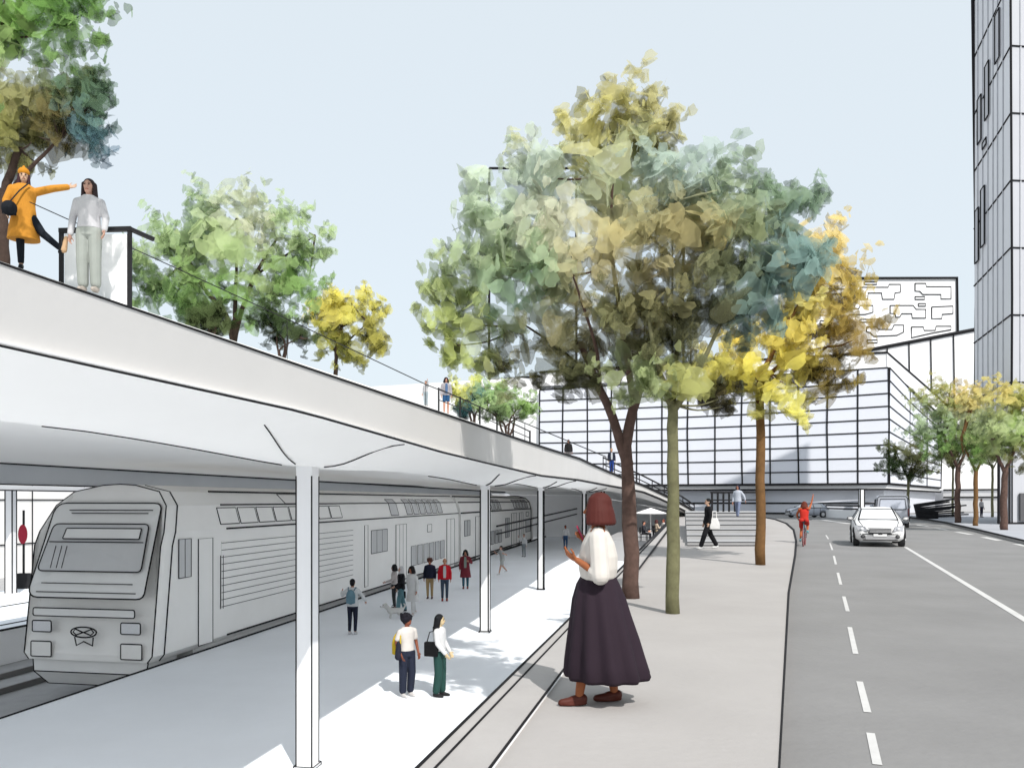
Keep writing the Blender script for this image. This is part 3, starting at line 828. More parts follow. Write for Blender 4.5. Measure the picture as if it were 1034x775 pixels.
# ------------------------------------------------------------------ trees
def branch_mesh(m, pts, r0, r1, mtl, n=9, wob=.04):
    P = []; rs = []
    pts = [Vector(p) for p in pts]; N = 10
    for i in range(N+1):
        t = i/N*(len(pts)-1); k = min(int(t), len(pts)-2); u = t-k
        a = pts[max(k-1,0)]; b = pts[k]; c = pts[k+1]; d_ = pts[min(k+2, len(pts)-1)]
        p = .5*((2*b)+(c-a)*u+(2*a-5*b+4*c-d_)*u*u+(3*b-a-3*c+d_)*u**3)
        if 0 < i < N: p = p+V(random.uniform(-1,1), random.uniform(-1,1), 0)*wob*r0*4
        P.append(p); f = i/N; rs.append(lerp(r0, r1, f)*(1+random.uniform(-.06,.06)))
    m.tube(P, rs, mtl, n)
def tree(name, label, base, bark, limbs, lobes, zones, n, leaf, Y, depth=.8, group=None, albedo=1.3, cat='tree', twigs=10, flat=.55, thin=1.):
    """limbs: list of (points in (px,py,dy)), r0, r1).  lobes: (px,py,rx,ry,dy).  zones: (px,py,rgb)."""
    rnd = random.Random(hash(label) % 1000 if False else sum(map(ord, label)))
    T = thing(name, label, cat, base, 0, group)
    W = lambda px, py, dy=0.: at(px, py, Y)+V(0, dy, 0)-base
    m = MB()
    for pts, r0, r1 in limbs: branch_mesh(m, [W(*p) for p in pts], r0, r1, bark)
    LB = []
    for px, py, rx, ry, dy in lobes:
        LB.append((W(px,py,dy), rx/F*Y, rx/F*Y*depth, ry/F*Y))
    heads = [W(*l[0][-1]) for l in limbs]
    for i in range(twigs):                                # twigs into the crown
        c, a, b, e = LB[rnd.randrange(len(LB))]
        p = c+V(rnd.uniform(-.6,.6)*a, rnd.uniform(-.6,.6)*b, rnd.uniform(-.6,.6)*e)
        h = min(heads, key=lambda q: (q-p).length)
        mid = h.lerp(p, .5)+V(0,0,-.08*(p-h).length)
        branch_mesh(m, [h, mid, p], .022*Y/13*thin, .006*Y/13*thin, bark, 6)
    m.build('trunk', T, smooth=True)
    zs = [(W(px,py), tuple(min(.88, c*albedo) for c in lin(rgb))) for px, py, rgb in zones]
    cen = sum((l[0]*(l[1]*l[3]) for l in LB), V(0,0,0))/sum(l[1]*l[3] for l in LB)
    # every lobe carries tapering sprays that reach outwards and up, which makes the ragged outline
    SP = []
    for c, a, b, e in LB:
        SP.append((c, a*.86, b*.86, e*.86, 1., 1.))
        k = 5 if min(a, e) < 18/F*Y else 9
        for i in range(k):
            d = V(rnd.gauss(0,1), rnd.gauss(0,.8), rnd.gauss(.15,.8)).normalized()
            q = c+V(d.x*a, d.y*b, d.z*e)*.88; r = min(a, e)*rnd.uniform(.26, .42)
            g = (d+V(0,0,.55)).normalized()
            for j in range(3):
                f = 1-.27*j
                SP.append((q+g*r*.85*j+V(rnd.gauss(0,.12),0,rnd.gauss(0,.12))*r, r*f*rnd.uniform(.9,1.3), r*f, r*f*rnd.uniform(.6,.9), .62 if j == 0 else .5, 1.5))
    wt = [(a*e)**.9*k for _, a, b, e, sz, k in SP]; tw = sum(wt)
    vs = []; fs = []; cols = []; nrm = []
    for (c, a, b, e, sz, kk), w_ in zip(SP, wt):
        for _ in range(max(3, int(n*.8*w_/tw))):
            d = V(rnd.gauss(0,1), rnd.gauss(0,1), rnd.gauss(0,1)).normalized()
            rr = rnd.random()**.42
            w = 1+.35*mnoise.noise((c+d*1.7)*1.3+V(9,3,1))
            p = c+V(d.x*a, d.y*b, d.z*e)*rr*w
            if mnoise.noise(p*(9./(Y*.50))+V(3,7,11)) > .30 and sz == 1.: continue     # gaps
            out = (p-c).normalized()*.6+(p-cen).normalized()*.4
            nn = (out+V(rnd.gauss(0,1), rnd.gauss(0,1), rnd.gauss(0,1))*flat).normalized()
            x = nn.orthogonal().normalized(); y = nn.cross(x)
            ang = rnd.uniform(0, 6.28); x, y = x*math.cos(ang)+y*math.sin(ang), y*math.cos(ang)-x*math.sin(ang)
            s = 1.12*leaf*Y/F*rnd.choice((.6,.8,1.,1.,1.2,1.35))*sz
            el = rnd.uniform(.5, .9); K = 13; o = len(vs); ph = rnd.uniform(0, 6.28); ph2 = rnd.uniform(0, 6.28)
            pts = []
            for i in range(K):
                th = 2*math.pi*i/K; q = s*(1+.17*math.sin(3*th+ph)+.12*math.sin(5*th+ph2)+rnd.uniform(-.06,.06))
                pts.append(p+x*(q*math.cos(th))+y*(q*el*math.sin(th))+nn*(rnd.uniform(-.03,.03)*s))
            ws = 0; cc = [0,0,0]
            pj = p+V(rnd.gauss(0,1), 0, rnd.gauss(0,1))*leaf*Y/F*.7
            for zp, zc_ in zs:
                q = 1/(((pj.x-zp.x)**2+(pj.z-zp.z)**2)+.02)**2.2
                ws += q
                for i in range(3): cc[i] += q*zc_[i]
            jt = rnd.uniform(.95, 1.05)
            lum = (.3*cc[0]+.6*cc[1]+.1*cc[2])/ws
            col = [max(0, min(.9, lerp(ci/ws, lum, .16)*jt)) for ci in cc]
            sn = (out*.5+V(.25,-.35,.6)+nn*.08).normalized()
            vs += pts; fs.append(list(range(o, o+K)))
            cols += [col]*K; nrm += [sn]*K
    me = bpy.data.meshes.new('crown'); me.from_pydata(vs, [], fs); me.materials.append(LEAF)
    ca = me.color_attributes.new('tint', 'FLOAT_COLOR', 'POINT')
    flat_c = []
    for c in cols: flat_c += [c[0], c[1], c[2], 1.]
    ca.data.foreach_set('color', flat_c)
    me.polygons.foreach_set('use_smooth', [True]*len(fs))
    # leaves share the light of the clump they sit in
    me.normals_split_custom_set_from_vertices([tuple(x) for x in nrm])
    o = bpy.data.objects.new('crown', me); COL.objects.link(o); o.parent = T
    return T

Z1 = [(622,85,(178,172,114)),(600,120,(184,178,100)),(662,112,(172,167,110)),(545,185,(182,196,180)),(560,235,(192,192,166)),(500,205,(175,190,165)),(500,270,(165,182,140)),  # topmost zones tinted darker to offset the sun on the upper crown
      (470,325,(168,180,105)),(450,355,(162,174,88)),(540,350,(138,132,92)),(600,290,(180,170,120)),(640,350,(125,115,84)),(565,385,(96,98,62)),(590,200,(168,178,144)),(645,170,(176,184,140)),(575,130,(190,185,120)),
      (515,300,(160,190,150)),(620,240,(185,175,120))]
Y1 = 13.4; b1 = V((637-CX)/F*Y1, Y1, 0)
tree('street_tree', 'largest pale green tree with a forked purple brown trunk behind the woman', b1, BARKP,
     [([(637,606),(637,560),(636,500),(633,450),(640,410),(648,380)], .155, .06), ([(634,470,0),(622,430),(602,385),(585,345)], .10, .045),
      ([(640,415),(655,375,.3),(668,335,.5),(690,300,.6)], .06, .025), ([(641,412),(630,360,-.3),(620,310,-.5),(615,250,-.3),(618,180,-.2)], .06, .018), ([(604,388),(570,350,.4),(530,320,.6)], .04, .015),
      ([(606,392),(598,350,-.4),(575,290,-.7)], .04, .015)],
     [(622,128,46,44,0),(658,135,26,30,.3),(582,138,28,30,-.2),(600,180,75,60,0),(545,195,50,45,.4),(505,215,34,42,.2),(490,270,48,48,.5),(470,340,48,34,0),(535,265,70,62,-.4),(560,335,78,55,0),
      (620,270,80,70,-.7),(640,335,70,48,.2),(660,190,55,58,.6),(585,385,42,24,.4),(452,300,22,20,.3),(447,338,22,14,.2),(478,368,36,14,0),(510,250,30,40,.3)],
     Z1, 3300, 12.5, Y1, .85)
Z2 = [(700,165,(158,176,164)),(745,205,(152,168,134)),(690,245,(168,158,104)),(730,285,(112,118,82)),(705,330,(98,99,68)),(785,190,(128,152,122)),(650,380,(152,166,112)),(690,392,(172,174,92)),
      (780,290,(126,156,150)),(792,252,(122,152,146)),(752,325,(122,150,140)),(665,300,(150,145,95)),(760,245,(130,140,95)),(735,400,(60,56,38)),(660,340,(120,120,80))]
Y2 = 11.6; b2 = V((679.5-CX)/F*Y2, Y2, 0)
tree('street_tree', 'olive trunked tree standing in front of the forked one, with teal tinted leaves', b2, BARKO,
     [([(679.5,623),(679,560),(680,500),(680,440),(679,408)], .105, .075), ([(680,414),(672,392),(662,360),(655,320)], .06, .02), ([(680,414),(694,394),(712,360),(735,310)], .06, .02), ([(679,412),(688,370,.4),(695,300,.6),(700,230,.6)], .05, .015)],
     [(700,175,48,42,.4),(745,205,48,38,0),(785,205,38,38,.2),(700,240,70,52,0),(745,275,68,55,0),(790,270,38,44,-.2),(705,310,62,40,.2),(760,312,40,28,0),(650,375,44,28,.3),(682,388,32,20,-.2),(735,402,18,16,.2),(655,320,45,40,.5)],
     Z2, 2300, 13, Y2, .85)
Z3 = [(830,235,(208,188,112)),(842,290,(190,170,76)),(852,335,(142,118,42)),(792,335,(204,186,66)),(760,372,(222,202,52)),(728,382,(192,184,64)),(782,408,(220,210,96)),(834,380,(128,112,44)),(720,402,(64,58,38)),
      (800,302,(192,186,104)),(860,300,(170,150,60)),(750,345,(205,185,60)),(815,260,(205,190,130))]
Y3 = 20.3; b3 = V((768-CX)/F*Y3, Y3, 0)
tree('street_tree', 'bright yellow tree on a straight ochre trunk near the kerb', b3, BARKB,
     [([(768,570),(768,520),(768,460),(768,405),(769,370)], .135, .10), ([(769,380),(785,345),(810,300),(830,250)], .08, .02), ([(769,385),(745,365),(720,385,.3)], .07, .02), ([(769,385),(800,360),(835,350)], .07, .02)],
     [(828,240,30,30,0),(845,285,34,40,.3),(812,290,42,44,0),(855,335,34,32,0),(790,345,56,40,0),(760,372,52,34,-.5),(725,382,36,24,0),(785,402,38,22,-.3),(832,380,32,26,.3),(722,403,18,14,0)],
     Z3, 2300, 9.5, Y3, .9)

# rooftop trees
def roofbase(px, Y): X = (px-CX)/F*Y; return V(X, Y, roofz(X, Y)-.05)
Y = 15.2; b = roofbase(3, Y); by = HY-(b.z-EYE)/Y*F
tree('park_tree', 'dark olive and teal tree at the left edge of the rooftop park', b, BARKD,
     [([(3,by+2),(3,230),(5,190),(20,150)], .13, .06), ([(4,200),(30,170),(60,140)], .06, .02), ([(4,200),(-25,160),(-50,120)], .07, .02)],
     [(15,115,50,40,0),(62,102,36,34,.2),(50,138,44,28,0),(82,138,24,26,0),(8,156,32,18,.2),(-40,110,60,60,.3),(86,98,22,20,0)],
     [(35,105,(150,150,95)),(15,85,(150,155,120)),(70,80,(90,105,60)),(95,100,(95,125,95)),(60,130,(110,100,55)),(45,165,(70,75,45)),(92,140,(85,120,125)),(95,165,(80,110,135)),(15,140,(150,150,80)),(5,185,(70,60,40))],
     1500, 11, Y, .85, 'trees of the rooftop park')
Y = 10.4; b = roofbase(-120, Y); by = HY-(b.z-EYE)/Y*F
tree('park_tree', 'fresh green tree reaching in at the top left corner', b, BARKD,
     [([(-120,by+2),(-120,220),(-110,120),(-60,50)], .15, .06), ([(-112,130),(-60,90),(0,40)], .07, .025)],
     [(45,12,50,44,0),(0,25,60,40,.2),(-60,20,80,60,0),(82,20,20,30,0),(20,-30,80,50,0),(-100,60,60,50,.3)],
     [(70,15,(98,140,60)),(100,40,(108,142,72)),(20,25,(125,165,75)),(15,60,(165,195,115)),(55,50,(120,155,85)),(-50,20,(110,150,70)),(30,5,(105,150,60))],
     1400, 12, Y, .85, 'trees of the rooftop park')
Y = 30.; b = roofbase(237, Y); by = HY-(b.z-EYE)/Y*F
tree('park_tree', 'broad soft green tree in the middle of the rooftop park', b, BARKD,
     [([(237,by+2),(236,345),(228,318),(205,290),(190,260)], .15, .05), ([(236,345),(245,310),(262,270),(280,240)], .12, .04), ([(236,345),(238,290),(240,220)], .1, .03), ([(262,275),(300,250),(318,238)], .05, .015)],
     [(235,228,48,38,0),(283,236,34,30,0),(200,236,34,30,.5),(170,260,36,30,0),(235,265,85,44,-.5),(180,300,48,30,.3),(240,305,85,34,0),(300,290,30,28,0),(312,245,20,22,0),(150,285,22,22,0)],
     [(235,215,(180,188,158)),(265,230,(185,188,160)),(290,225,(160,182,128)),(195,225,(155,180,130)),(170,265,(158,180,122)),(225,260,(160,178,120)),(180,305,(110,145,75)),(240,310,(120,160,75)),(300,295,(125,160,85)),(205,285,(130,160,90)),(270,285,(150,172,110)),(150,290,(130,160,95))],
     3000, 8, Y, .85, 'trees of the rooftop park')
def bush(label, name, px, py, Y, lobes, zones, n, leaf, group=None, stems=4, bark=BARKD, cat='shrub'):
    b = roofbase(px, Y); by = HY-(b.z-EYE)/Y*F
    lm = []
    for i in range(stems):
        l = lobes[i % len(lobes)]; ox = (i-(stems-1)/2)*3
        lm.append(([(px+ox*.4, by+1), (px+ox*1.2, (by+l[1])/2+2), (l[0]+ox, l[1]+l[3]*.2)], .05*Y/30, .02*Y/30))
    return tree(name, label, b, bark, lm, lobes, zones, n, leaf, Y, .85, group, cat=cat, twigs=6)
bush('dark green shrub on thin stems under the left of the soft green tree', 'park_shrub', 214, 340, 27., [(207,318,20,16,0),(218,326,16,13,.2)], [(207,316,(72,88,48)),(220,326,(84,98,58))], 330, 6, 'dark shrubs under the soft green tree', 3)
bush('dark shrub leaning between the soft green tree and the yellow tree', 'park_shrub', 285, 352, 28., [(285,328,24,20,0),(304,338,14,14,.2),(268,322,16,14,0)], [(285,325,(62,80,45)),(302,338,(70,84,50))], 420, 6, 'dark shrubs under the soft green tree', 4)
Y = 34.; b = roofbase(339, Y); by = HY-(b.z-EYE)/Y*F
tree('park_tree', 'small yellow tree on the rooftop beside the dark shrubs', b, BARKD,
     [([(339,by+2),(339,370),(340,352),(345,330)], .10, .06), ([(340,356),(328,340),(320,325)], .05, .02), ([(340,354),(358,338),(372,325)], .05, .02)],
     [(352,312,26,20,0),(338,322,24,18,0),(366,322,22,20,0),(332,342,20,15,.2),(360,350,24,18,0),(376,338,14,14,0),(334,308,14,12,0)],
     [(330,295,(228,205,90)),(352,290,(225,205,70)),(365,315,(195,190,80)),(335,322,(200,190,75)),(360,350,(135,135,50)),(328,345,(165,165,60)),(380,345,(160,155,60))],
     1100, 7, Y, .85, 'trees of the rooftop park')
bush('yellow green speckled shrub beside the grey jacketed walker', 'park_shrub', 478, 430, 40., [(482,394,26,17,0),(470,404,20,15,0),(500,398,18,16,0),(468,416,14,8,0)],
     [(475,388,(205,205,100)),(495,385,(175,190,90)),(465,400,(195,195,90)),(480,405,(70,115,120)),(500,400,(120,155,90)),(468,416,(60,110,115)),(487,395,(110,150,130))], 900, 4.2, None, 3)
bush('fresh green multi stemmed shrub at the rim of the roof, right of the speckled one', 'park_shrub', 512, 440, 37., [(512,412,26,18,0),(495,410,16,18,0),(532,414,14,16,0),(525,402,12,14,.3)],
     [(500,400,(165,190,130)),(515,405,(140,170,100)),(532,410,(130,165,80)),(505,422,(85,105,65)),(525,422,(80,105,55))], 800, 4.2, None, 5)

# street trees on the far pavement
def street(label, px, py, Y, bark, top, lobes, zones, n, leaf, r):
    b = V((px-CX)/F*Y, Y, .02)
    return tree('pavement_tree', label, b, bark, [([(px,HY+(EYE-.02)/Y*F+.5),(px,(top+py)/2),(px+.5,top)], r, r*.75), ([(px+.3,top+4),(px-8,top-14),(px-14,top-30)], r*.55, r*.2), ([(px+.3,top+4),(px+9,top-14),(px+14,top-30)], r*.55, r*.2)],
                lobes, zones, n, leaf, Y, .9, 'trees along the far pavement', twigs=6)
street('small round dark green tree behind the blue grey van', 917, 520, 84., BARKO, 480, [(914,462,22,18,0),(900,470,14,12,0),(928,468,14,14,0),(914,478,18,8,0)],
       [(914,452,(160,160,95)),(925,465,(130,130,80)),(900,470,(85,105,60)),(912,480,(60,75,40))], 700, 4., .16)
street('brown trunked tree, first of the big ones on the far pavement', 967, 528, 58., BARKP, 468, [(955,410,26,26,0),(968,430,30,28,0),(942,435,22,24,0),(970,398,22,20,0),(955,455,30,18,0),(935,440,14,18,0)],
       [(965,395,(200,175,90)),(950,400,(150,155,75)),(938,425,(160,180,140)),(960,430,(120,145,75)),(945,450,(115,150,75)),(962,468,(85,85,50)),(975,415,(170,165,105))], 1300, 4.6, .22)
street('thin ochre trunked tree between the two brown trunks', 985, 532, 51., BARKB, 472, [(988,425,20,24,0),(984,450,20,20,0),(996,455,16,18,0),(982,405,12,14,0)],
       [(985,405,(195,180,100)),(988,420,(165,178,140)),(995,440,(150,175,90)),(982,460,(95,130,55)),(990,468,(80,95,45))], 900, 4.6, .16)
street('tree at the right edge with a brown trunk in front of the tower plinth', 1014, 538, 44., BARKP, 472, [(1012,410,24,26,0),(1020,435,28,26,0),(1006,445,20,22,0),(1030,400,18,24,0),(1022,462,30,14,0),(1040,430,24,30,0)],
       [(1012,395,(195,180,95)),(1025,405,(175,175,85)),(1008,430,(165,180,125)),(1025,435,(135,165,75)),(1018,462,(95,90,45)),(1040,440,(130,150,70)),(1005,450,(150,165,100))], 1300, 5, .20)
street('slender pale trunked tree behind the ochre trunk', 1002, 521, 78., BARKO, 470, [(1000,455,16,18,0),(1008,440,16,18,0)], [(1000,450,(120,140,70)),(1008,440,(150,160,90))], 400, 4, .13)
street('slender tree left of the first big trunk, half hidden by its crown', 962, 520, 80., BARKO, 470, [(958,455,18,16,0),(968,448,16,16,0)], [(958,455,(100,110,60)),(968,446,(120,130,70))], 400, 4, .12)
# ------------------------------------------------------------------ people
def capsule(m, a, b, ra, rb, mt=INK, n=10):
    a = Vector(a); b = Vector(b); d = (b-a)
    if d.length < 1e-5: d = V(0,0,1e-4)
    u = d.normalized()
    pts = [a-u*ra*.96, a-u*ra*.72, a-u*ra*.38, a, a.lerp(b,.33), a.lerp(b,.66), b, b+u*rb*.38, b+u*rb*.72, b+u*rb*.96]
    rs = [ra*.28, ra*.70, ra*.93, ra, lerp(ra,rb,.33), lerp(ra,rb,.66), rb, rb*.93, rb*.70, rb*.28]
    m.tube(pts, rs, mt, n)
def rings(m, L, mt=INK, n=18, tf=lambda p: p, fold=0., nf=9):
    rr = []
    for q in L:
        z, rx, ry = q[:3]; cx = q[3] if len(q) > 3 else 0; cy = q[4] if len(q) > 4 else 0; fo = q[5] if len(q) > 5 else 0
        rr.append([tf(V(cx+rx*math.cos(a)*(1+fo*math.sin(nf*a)), cy+ry*math.sin(a)*(1+fo*math.sin(nf*a)), z)) for a in [2*math.pi*i/n for i in range(n)]])
    m.loft(rr, mt)
def hand(m, wrist, d, nrm, s=1., curl=.5):
    wrist = Vector(wrist); d = Vector(d).normalized(); nrm = Vector(nrm); nrm = (nrm-d*nrm.dot(d)).normalized(); sd = d.cross(nrm)
    M = Matrix((sd, nrm, d)).transposed()
    m.ell(wrist+d*.045*s, (.040*s, .019*s, .055*s), INK, 10, 8, M)
    for i, (o, L) in enumerate(((-.030,.066),(-.010,.078),(.011,.073),(.030,.056))):
        a = wrist+d*.085*s+sd*o*s
        c1 = (d*math.cos(curl*.5)+nrm*math.sin(curl*.5)+sd*o*1.5).normalized(); c2 = (d*math.cos(curl*1.5)+nrm*math.sin(curl*1.5)).normalized()
        b = a+c1*L*.55*s; e = b+c2*L*.45*s
        capsule(m, a, b, .0088*s, .0082*s, n=7); capsule(m, b, e, .0082*s, .0066*s, n=7)
    a = wrist+d*.03*s-sd*.033*s; b = a+(d*.6-sd*.8+nrm*.3).normalized()*.036*s; e = b+(d*.95-sd*.1+nrm*.3).normalized()*.03*s
    capsule(m, a, b, .011*s, .0095*s, n=7); capsule(m, b, e, .0092*s, .0075*s, n=7)

DEF = dict(sL=(.168,.0,1.345), sR=(-.168,.0,1.345), eL=(.225,.02,1.11), wL=(.235,-.05,.87), eR=(-.225,.02,1.11), wR=(-.235,-.05,.87),
           hL=(.085,0,.90), hR=(-.085,0,.90), kL=(.09,-.015,.49), kR=(-.09,-.015,.49), aL=(.09,.02,.085), aR=(-.09,.02,.085), fL=(.03,-1,0), fR=(-.03,-1,0))
def person(label, pos, yaw, h, skin, hair, top, bottom, shoes, pose=None, vox=.012, group=None, lean=(0,0), head=0., seat=0., facem=True, extra=None, hidehands=False):
    P = dict(DEF); P.update(pose or {})
    P = {k: Vector(v) for k, v in P.items()}
    s = h/1.7
    def tf(p):
        p = Vector(p); k = max(0., p.z-.95-seat*0)
        return V(p.x+lean[0]*k/.7, p.y+lean[1]*k/.7, p.z)
    for k in ('sL','sR','eL','wL','eR','wR'): P[k] = tf(P[k])
    T = thing('person', label, 'person', pos, R(yaw), group)
    T.scale = (s, s, s)
    HC = tf(V(0,-.012,1.575)); sk = cmat(skin, .8, rough=.6)
    Hm = Matrix.Rotation(R(head), 3, 'Z')
    def hp(x, y, z): return HC+Hm @ V(x, y, z)
    # body: one continuous figure
    m = MB()
    rings(m, [(.80,.05,.05),(.83,.13,.095),(.90,.160,.108,0,.01),(1.0,.145,.098),(1.10,.128,.088),(1.22,.148,.10),(1.33,.165,.10),(1.40,.135,.078),(1.44,.07,.058)], tf=tf)
    capsule(m, tf((0,.0,1.40)), hp(0,.015,-.05), .052, .047)
    m.ell(hp(0,.008,.018), (.074,.092,.102), INK, 14, 10, Hm)
    m.ell(hp(0,-.022,-.052), (.054,.066,.058), INK, 12, 8, Hm)            # jaw
    capsule(m, hp(0,-.080,.012), hp(0,-.100,-.022), .009, .014, n=8)       # nose
    for sx in (-1, 1): m.ell(hp(sx*.074,.012,-.002), (.012,.022,.032), INK, 8, 6, Hm)
    for sd in 'LR':
        sx = 1 if sd == 'L' else -1
        S, E, W_ = P['s'+sd], P['e'+sd], P['w'+sd]
        capsule(m, S+V(-sx*.10,0,.045), S, .042, .050)
        capsule(m, S, E, .047, .037); capsule(m, E, W_, .037, .025)
        if vox <= .013 and not hidehands:
            d = (W_-E).normalized(); hand(m, W_, d, P.get('n'+sd, V(-sx,-.3,.0)), 1., .5)
        else:
            d = (W_-E).normalized(); hand(m, W_, d, V(-sx,-.3,0), 1.25, .4)
        H, K, A = P['h'+sd], P['k'+sd], P['a'+sd]
        capsule(m, H, K, .083, .056); capsule(m, K, K.lerp(A,.35), .054, .052); capsule(m, K.lerp(A,.35), A, .052, .035)
        f = P['f'+sd].normalized(); capsule(m, A+V(0,0,-.04)-f*.03, A+f*.13+V(0,0,-.055), .034, .026)
    skinobj('body', m, sk, T, vox, 3)
    if facem:
        dk = cmat((40,28,26)); lipm = cmat((170,90,80))
        for sx in (-1, 1):
            m = MB(); m.ell(hp(sx*.031,-.084,.012), (.013,.006,.008), dk, 8, 6, Hm); m.build('eye', T, smooth=True)
            m = MB(); m.tube([hp(sx*.018,-.085,.034), hp(sx*.034,-.083,.038), hp(sx*.05,-.072,.032)], .0035, dk, 5); m.build('eyebrow', T)
        m = MB(); m.tube([hp(-.022,-.082,-.058), hp(0,-.088,-.056), hp(.022,-.082,-.058)], .005, lipm, 6); m.build('mouth', T, smooth=True)
    # hair
    st, hc = hair
    m = MB(); hm = cmat(hc, .75, rough=.7)
    if st != 'none':
        m.ell(hp(0,.022,.040), (.084,.096,.092), INK, 14, 10, Hm)
        m.ell(hp(0,.045,-.01), (.078,.068,.09), INK, 12, 8, Hm)
    if st == 'bob':
        for a in range(-8, 9):
            th = a/8*R(128); x = math.sin(th)*.088; y = .018+math.cos(th)*.088
            capsule(m, hp(x*.62,y*.62,.075), hp(x*1.02,y*1.0,-.02), .040, .040, n=8); capsule(m, hp(x*1.02,y*1.0,-.02), hp(x*1.34,y*1.25,-.10), .040, .028, n=8)
        m.ell(hp(0,.025,.045), (.098,.104,.10), INK, 14, 10, Hm)
    if st == 'long':
        for a in range(-6, 7):
            th = a/6*R(105); x = math.sin(th)*.082; y = .02+math.cos(th)*.082
            capsule(m, hp(x*.9,y*.9,.04), hp(x*1.1,y*1.05+.02,-.20 if abs(a) < 6 else -.13), .034, .030, n=8)
            capsule(m, hp(x*1.1,y*1.05+.02,-.15), hp(x*.9,y*.8+.05,-.34), .033, .02, n=8)
    if st == 'shoulder':
        for a in range(-6, 7):
            th = a/6*R(112); x = math.sin(th)*.084; y = .02+math.cos(th)*.082
            capsule(m, hp(x*.9,y*.9,.04), hp(x*1.15,y*1.05+.01,-.16), .032, .024, n=8)
    if st == 'afro':
        m.ell(hp(0,.03,.045), (.128,.125,.118), INK, 14, 10, Hm)
        for i in range(22):
            a = i*2.4; z = .02+.12*((i*7)%11)/11; m.ell(hp(.105*math.cos(a), .03+.105*math.sin(a) if math.sin(a) > -.6 else -.05, z), (.028,.028,.028), INK, 8, 6)
    if st == 'bun': m.ell(hp(0,.11,.09), (.045,.045,.045), INK, 10, 8)
    if st == 'scarf':
        capsule(m, hp(0,.03,.0), hp(0,.02,-.13), .088, .11, n=12)
    if st == 'beanie':
        m2 = MB(); m2.ell(hp(0,.012,.075), (.092,.106,.085), INK, 14, 10, Hm); capsule(m2, hp(0,.02,.11), hp(0,.04,.19), .06, .018)
        skinobj('beanie', m2, cmat((226,152,44)), T, .012, 2)
        for sx in (-1, 1): capsule(m, hp(sx*.06,.0,.02), hp(sx*.085,-.02,-.20), .033, .026)
    skinobj('hair', m, hm, T, max(.008, vox*.9), 2)
    # top
    kind, tc = top
    m = MB(); tm = cmat(tc, .8)
    hem = {'tee':.90,'long':.90,'jacket':.86,'coat':.50,'blouse':1.0,'tank':.9,'crop':.98}[kind]
    g = {'tee':.014,'long':.016,'jacket':.028,'coat':.032,'blouse':.02,'tank':.012,'crop':.016}[kind]
    L = []
    if kind == 'coat': L += [(hem,.25,.20,0,.01),(.7,.225,.175,0,.01)]
    if kind == 'blouse':
        L = [(1.0,.155,.125),(1.03,.185,.145),(1.1,.20,.16),(1.2,.205,.16),(1.3,.19,.135),(1.37,.16,.10),(1.43,.08,.068)]
    else:
        L += [(z, rx+g, ry+g, 0, .005) for z, rx, ry in ((.86,.165,.112),(.95,.158,.108),(1.04,.145,.102),(1.12,.14,.10),(1.22,.152,.103),(1.33,.168,.102),(1.40,.138,.08),(1.445,.074,.062)) if z >= hem-.01]
    rings(m, L, tf=tf)
    for sd in 'LR':
        sx = 1 if sd == 'L' else -1
        S, E, W_ = P['s'+sd], P['e'+sd], P['w'+sd]
        if kind == 'tank': capsule(m, S+V(-sx*.06,0,.01), S+V(-sx*.03,0,.01), .05, .05); continue
        capsule(m, S+V(-sx*.10,0,.045), S, .046+g*.4, .054+g*.5)
        if kind in ('tee',): capsule(m, S, S.lerp(E,.62), .056+g*.5, .054+g*.5)
        elif kind == 'blouse': capsule(m, S, E, .075, .075); capsule(m, E, E.lerp(W_,.25), .072, .055)
        else:
            capsule(m, S, E, .055+g*.5, .047+g*.5); capsule(m, E, E.lerp(W_,.93), .047+g*.5, .036+g*.5)
    nm = {'tee':'tee_shirt','long':'top','jacket':'jacket','coat':'coat','blouse':'blouse','tank':'top','crop':'top'}[kind]
    skinobj(nm, m, tm, T, vox*1.05, 3)
    # bottom
    kind, bc = bottom
    m = MB(); bmt = cmat(bc, .8)
    if kind in ('trousers', 'wide', 'shorts'):
        rings(m, [(.80,.10,.08),(.84,.165,.118),(.92,.172,.120,0,.008),(1.0,.158,.11),(1.05,.146,.102)])
        wd = .022 if kind == 'wide' else 0
        for sd in 'LR':
            H, K, A = P['h'+sd], P['k'+sd], P['a'+sd]
            if kind == 'shorts': capsule(m, H, H.lerp(K,.68), .095, .088)
            else:
                capsule(m, H, K, .094+wd*.4, .066+wd); capsule(m, K, K.lerp(A,.88), .066+wd, .050+wd*1.2)
        skinobj({'trousers':'trousers','wide':'trousers','shorts':'shorts'}[kind], m, bmt, T, vox*1.05, 3)
    # shoes
    sm = cmat(shoes, .8, rough=.5)
    for sd in 'LR':
        A = P['a'+sd]; f = P['f'+sd].normalized(); m = MB()
        capsule(m, A+V(0,0,-.03)-f*.025, A+f*.05+V(0,0,-.042), .044, .040); capsule(m, A+f*.05+V(0,0,-.048), A+f*.145+V(0,0,-.058), .040, .030)
        q = A+f*.055+V(0,0,-.074)
        M = Matrix.Rotation(math.atan2(f.x, -f.y), 3, 'Z'); m.ell(q+V(0,0,.004), (.045,.128,.014), INK, 14, 6, M)
        skinobj('shoe', m, sm, T, .010, 2)
    if extra: extra(T, P, tf, hp)
    return T
def onplat(px, Y): return V((px-CX)/F*Y, Y, PLAT)
def onstreet(px, Y, z=0.): return V((px-CX)/F*Y, Y, z)
def place(local, T):                       # point of a person's own frame in the world
    M = Matrix.Translation(T.location) @ Matrix.Rotation(T.rotation_euler.z, 4, 'Z') @ Matrix.Scale(T.scale.x, 4)
    return M @ Vector(local)

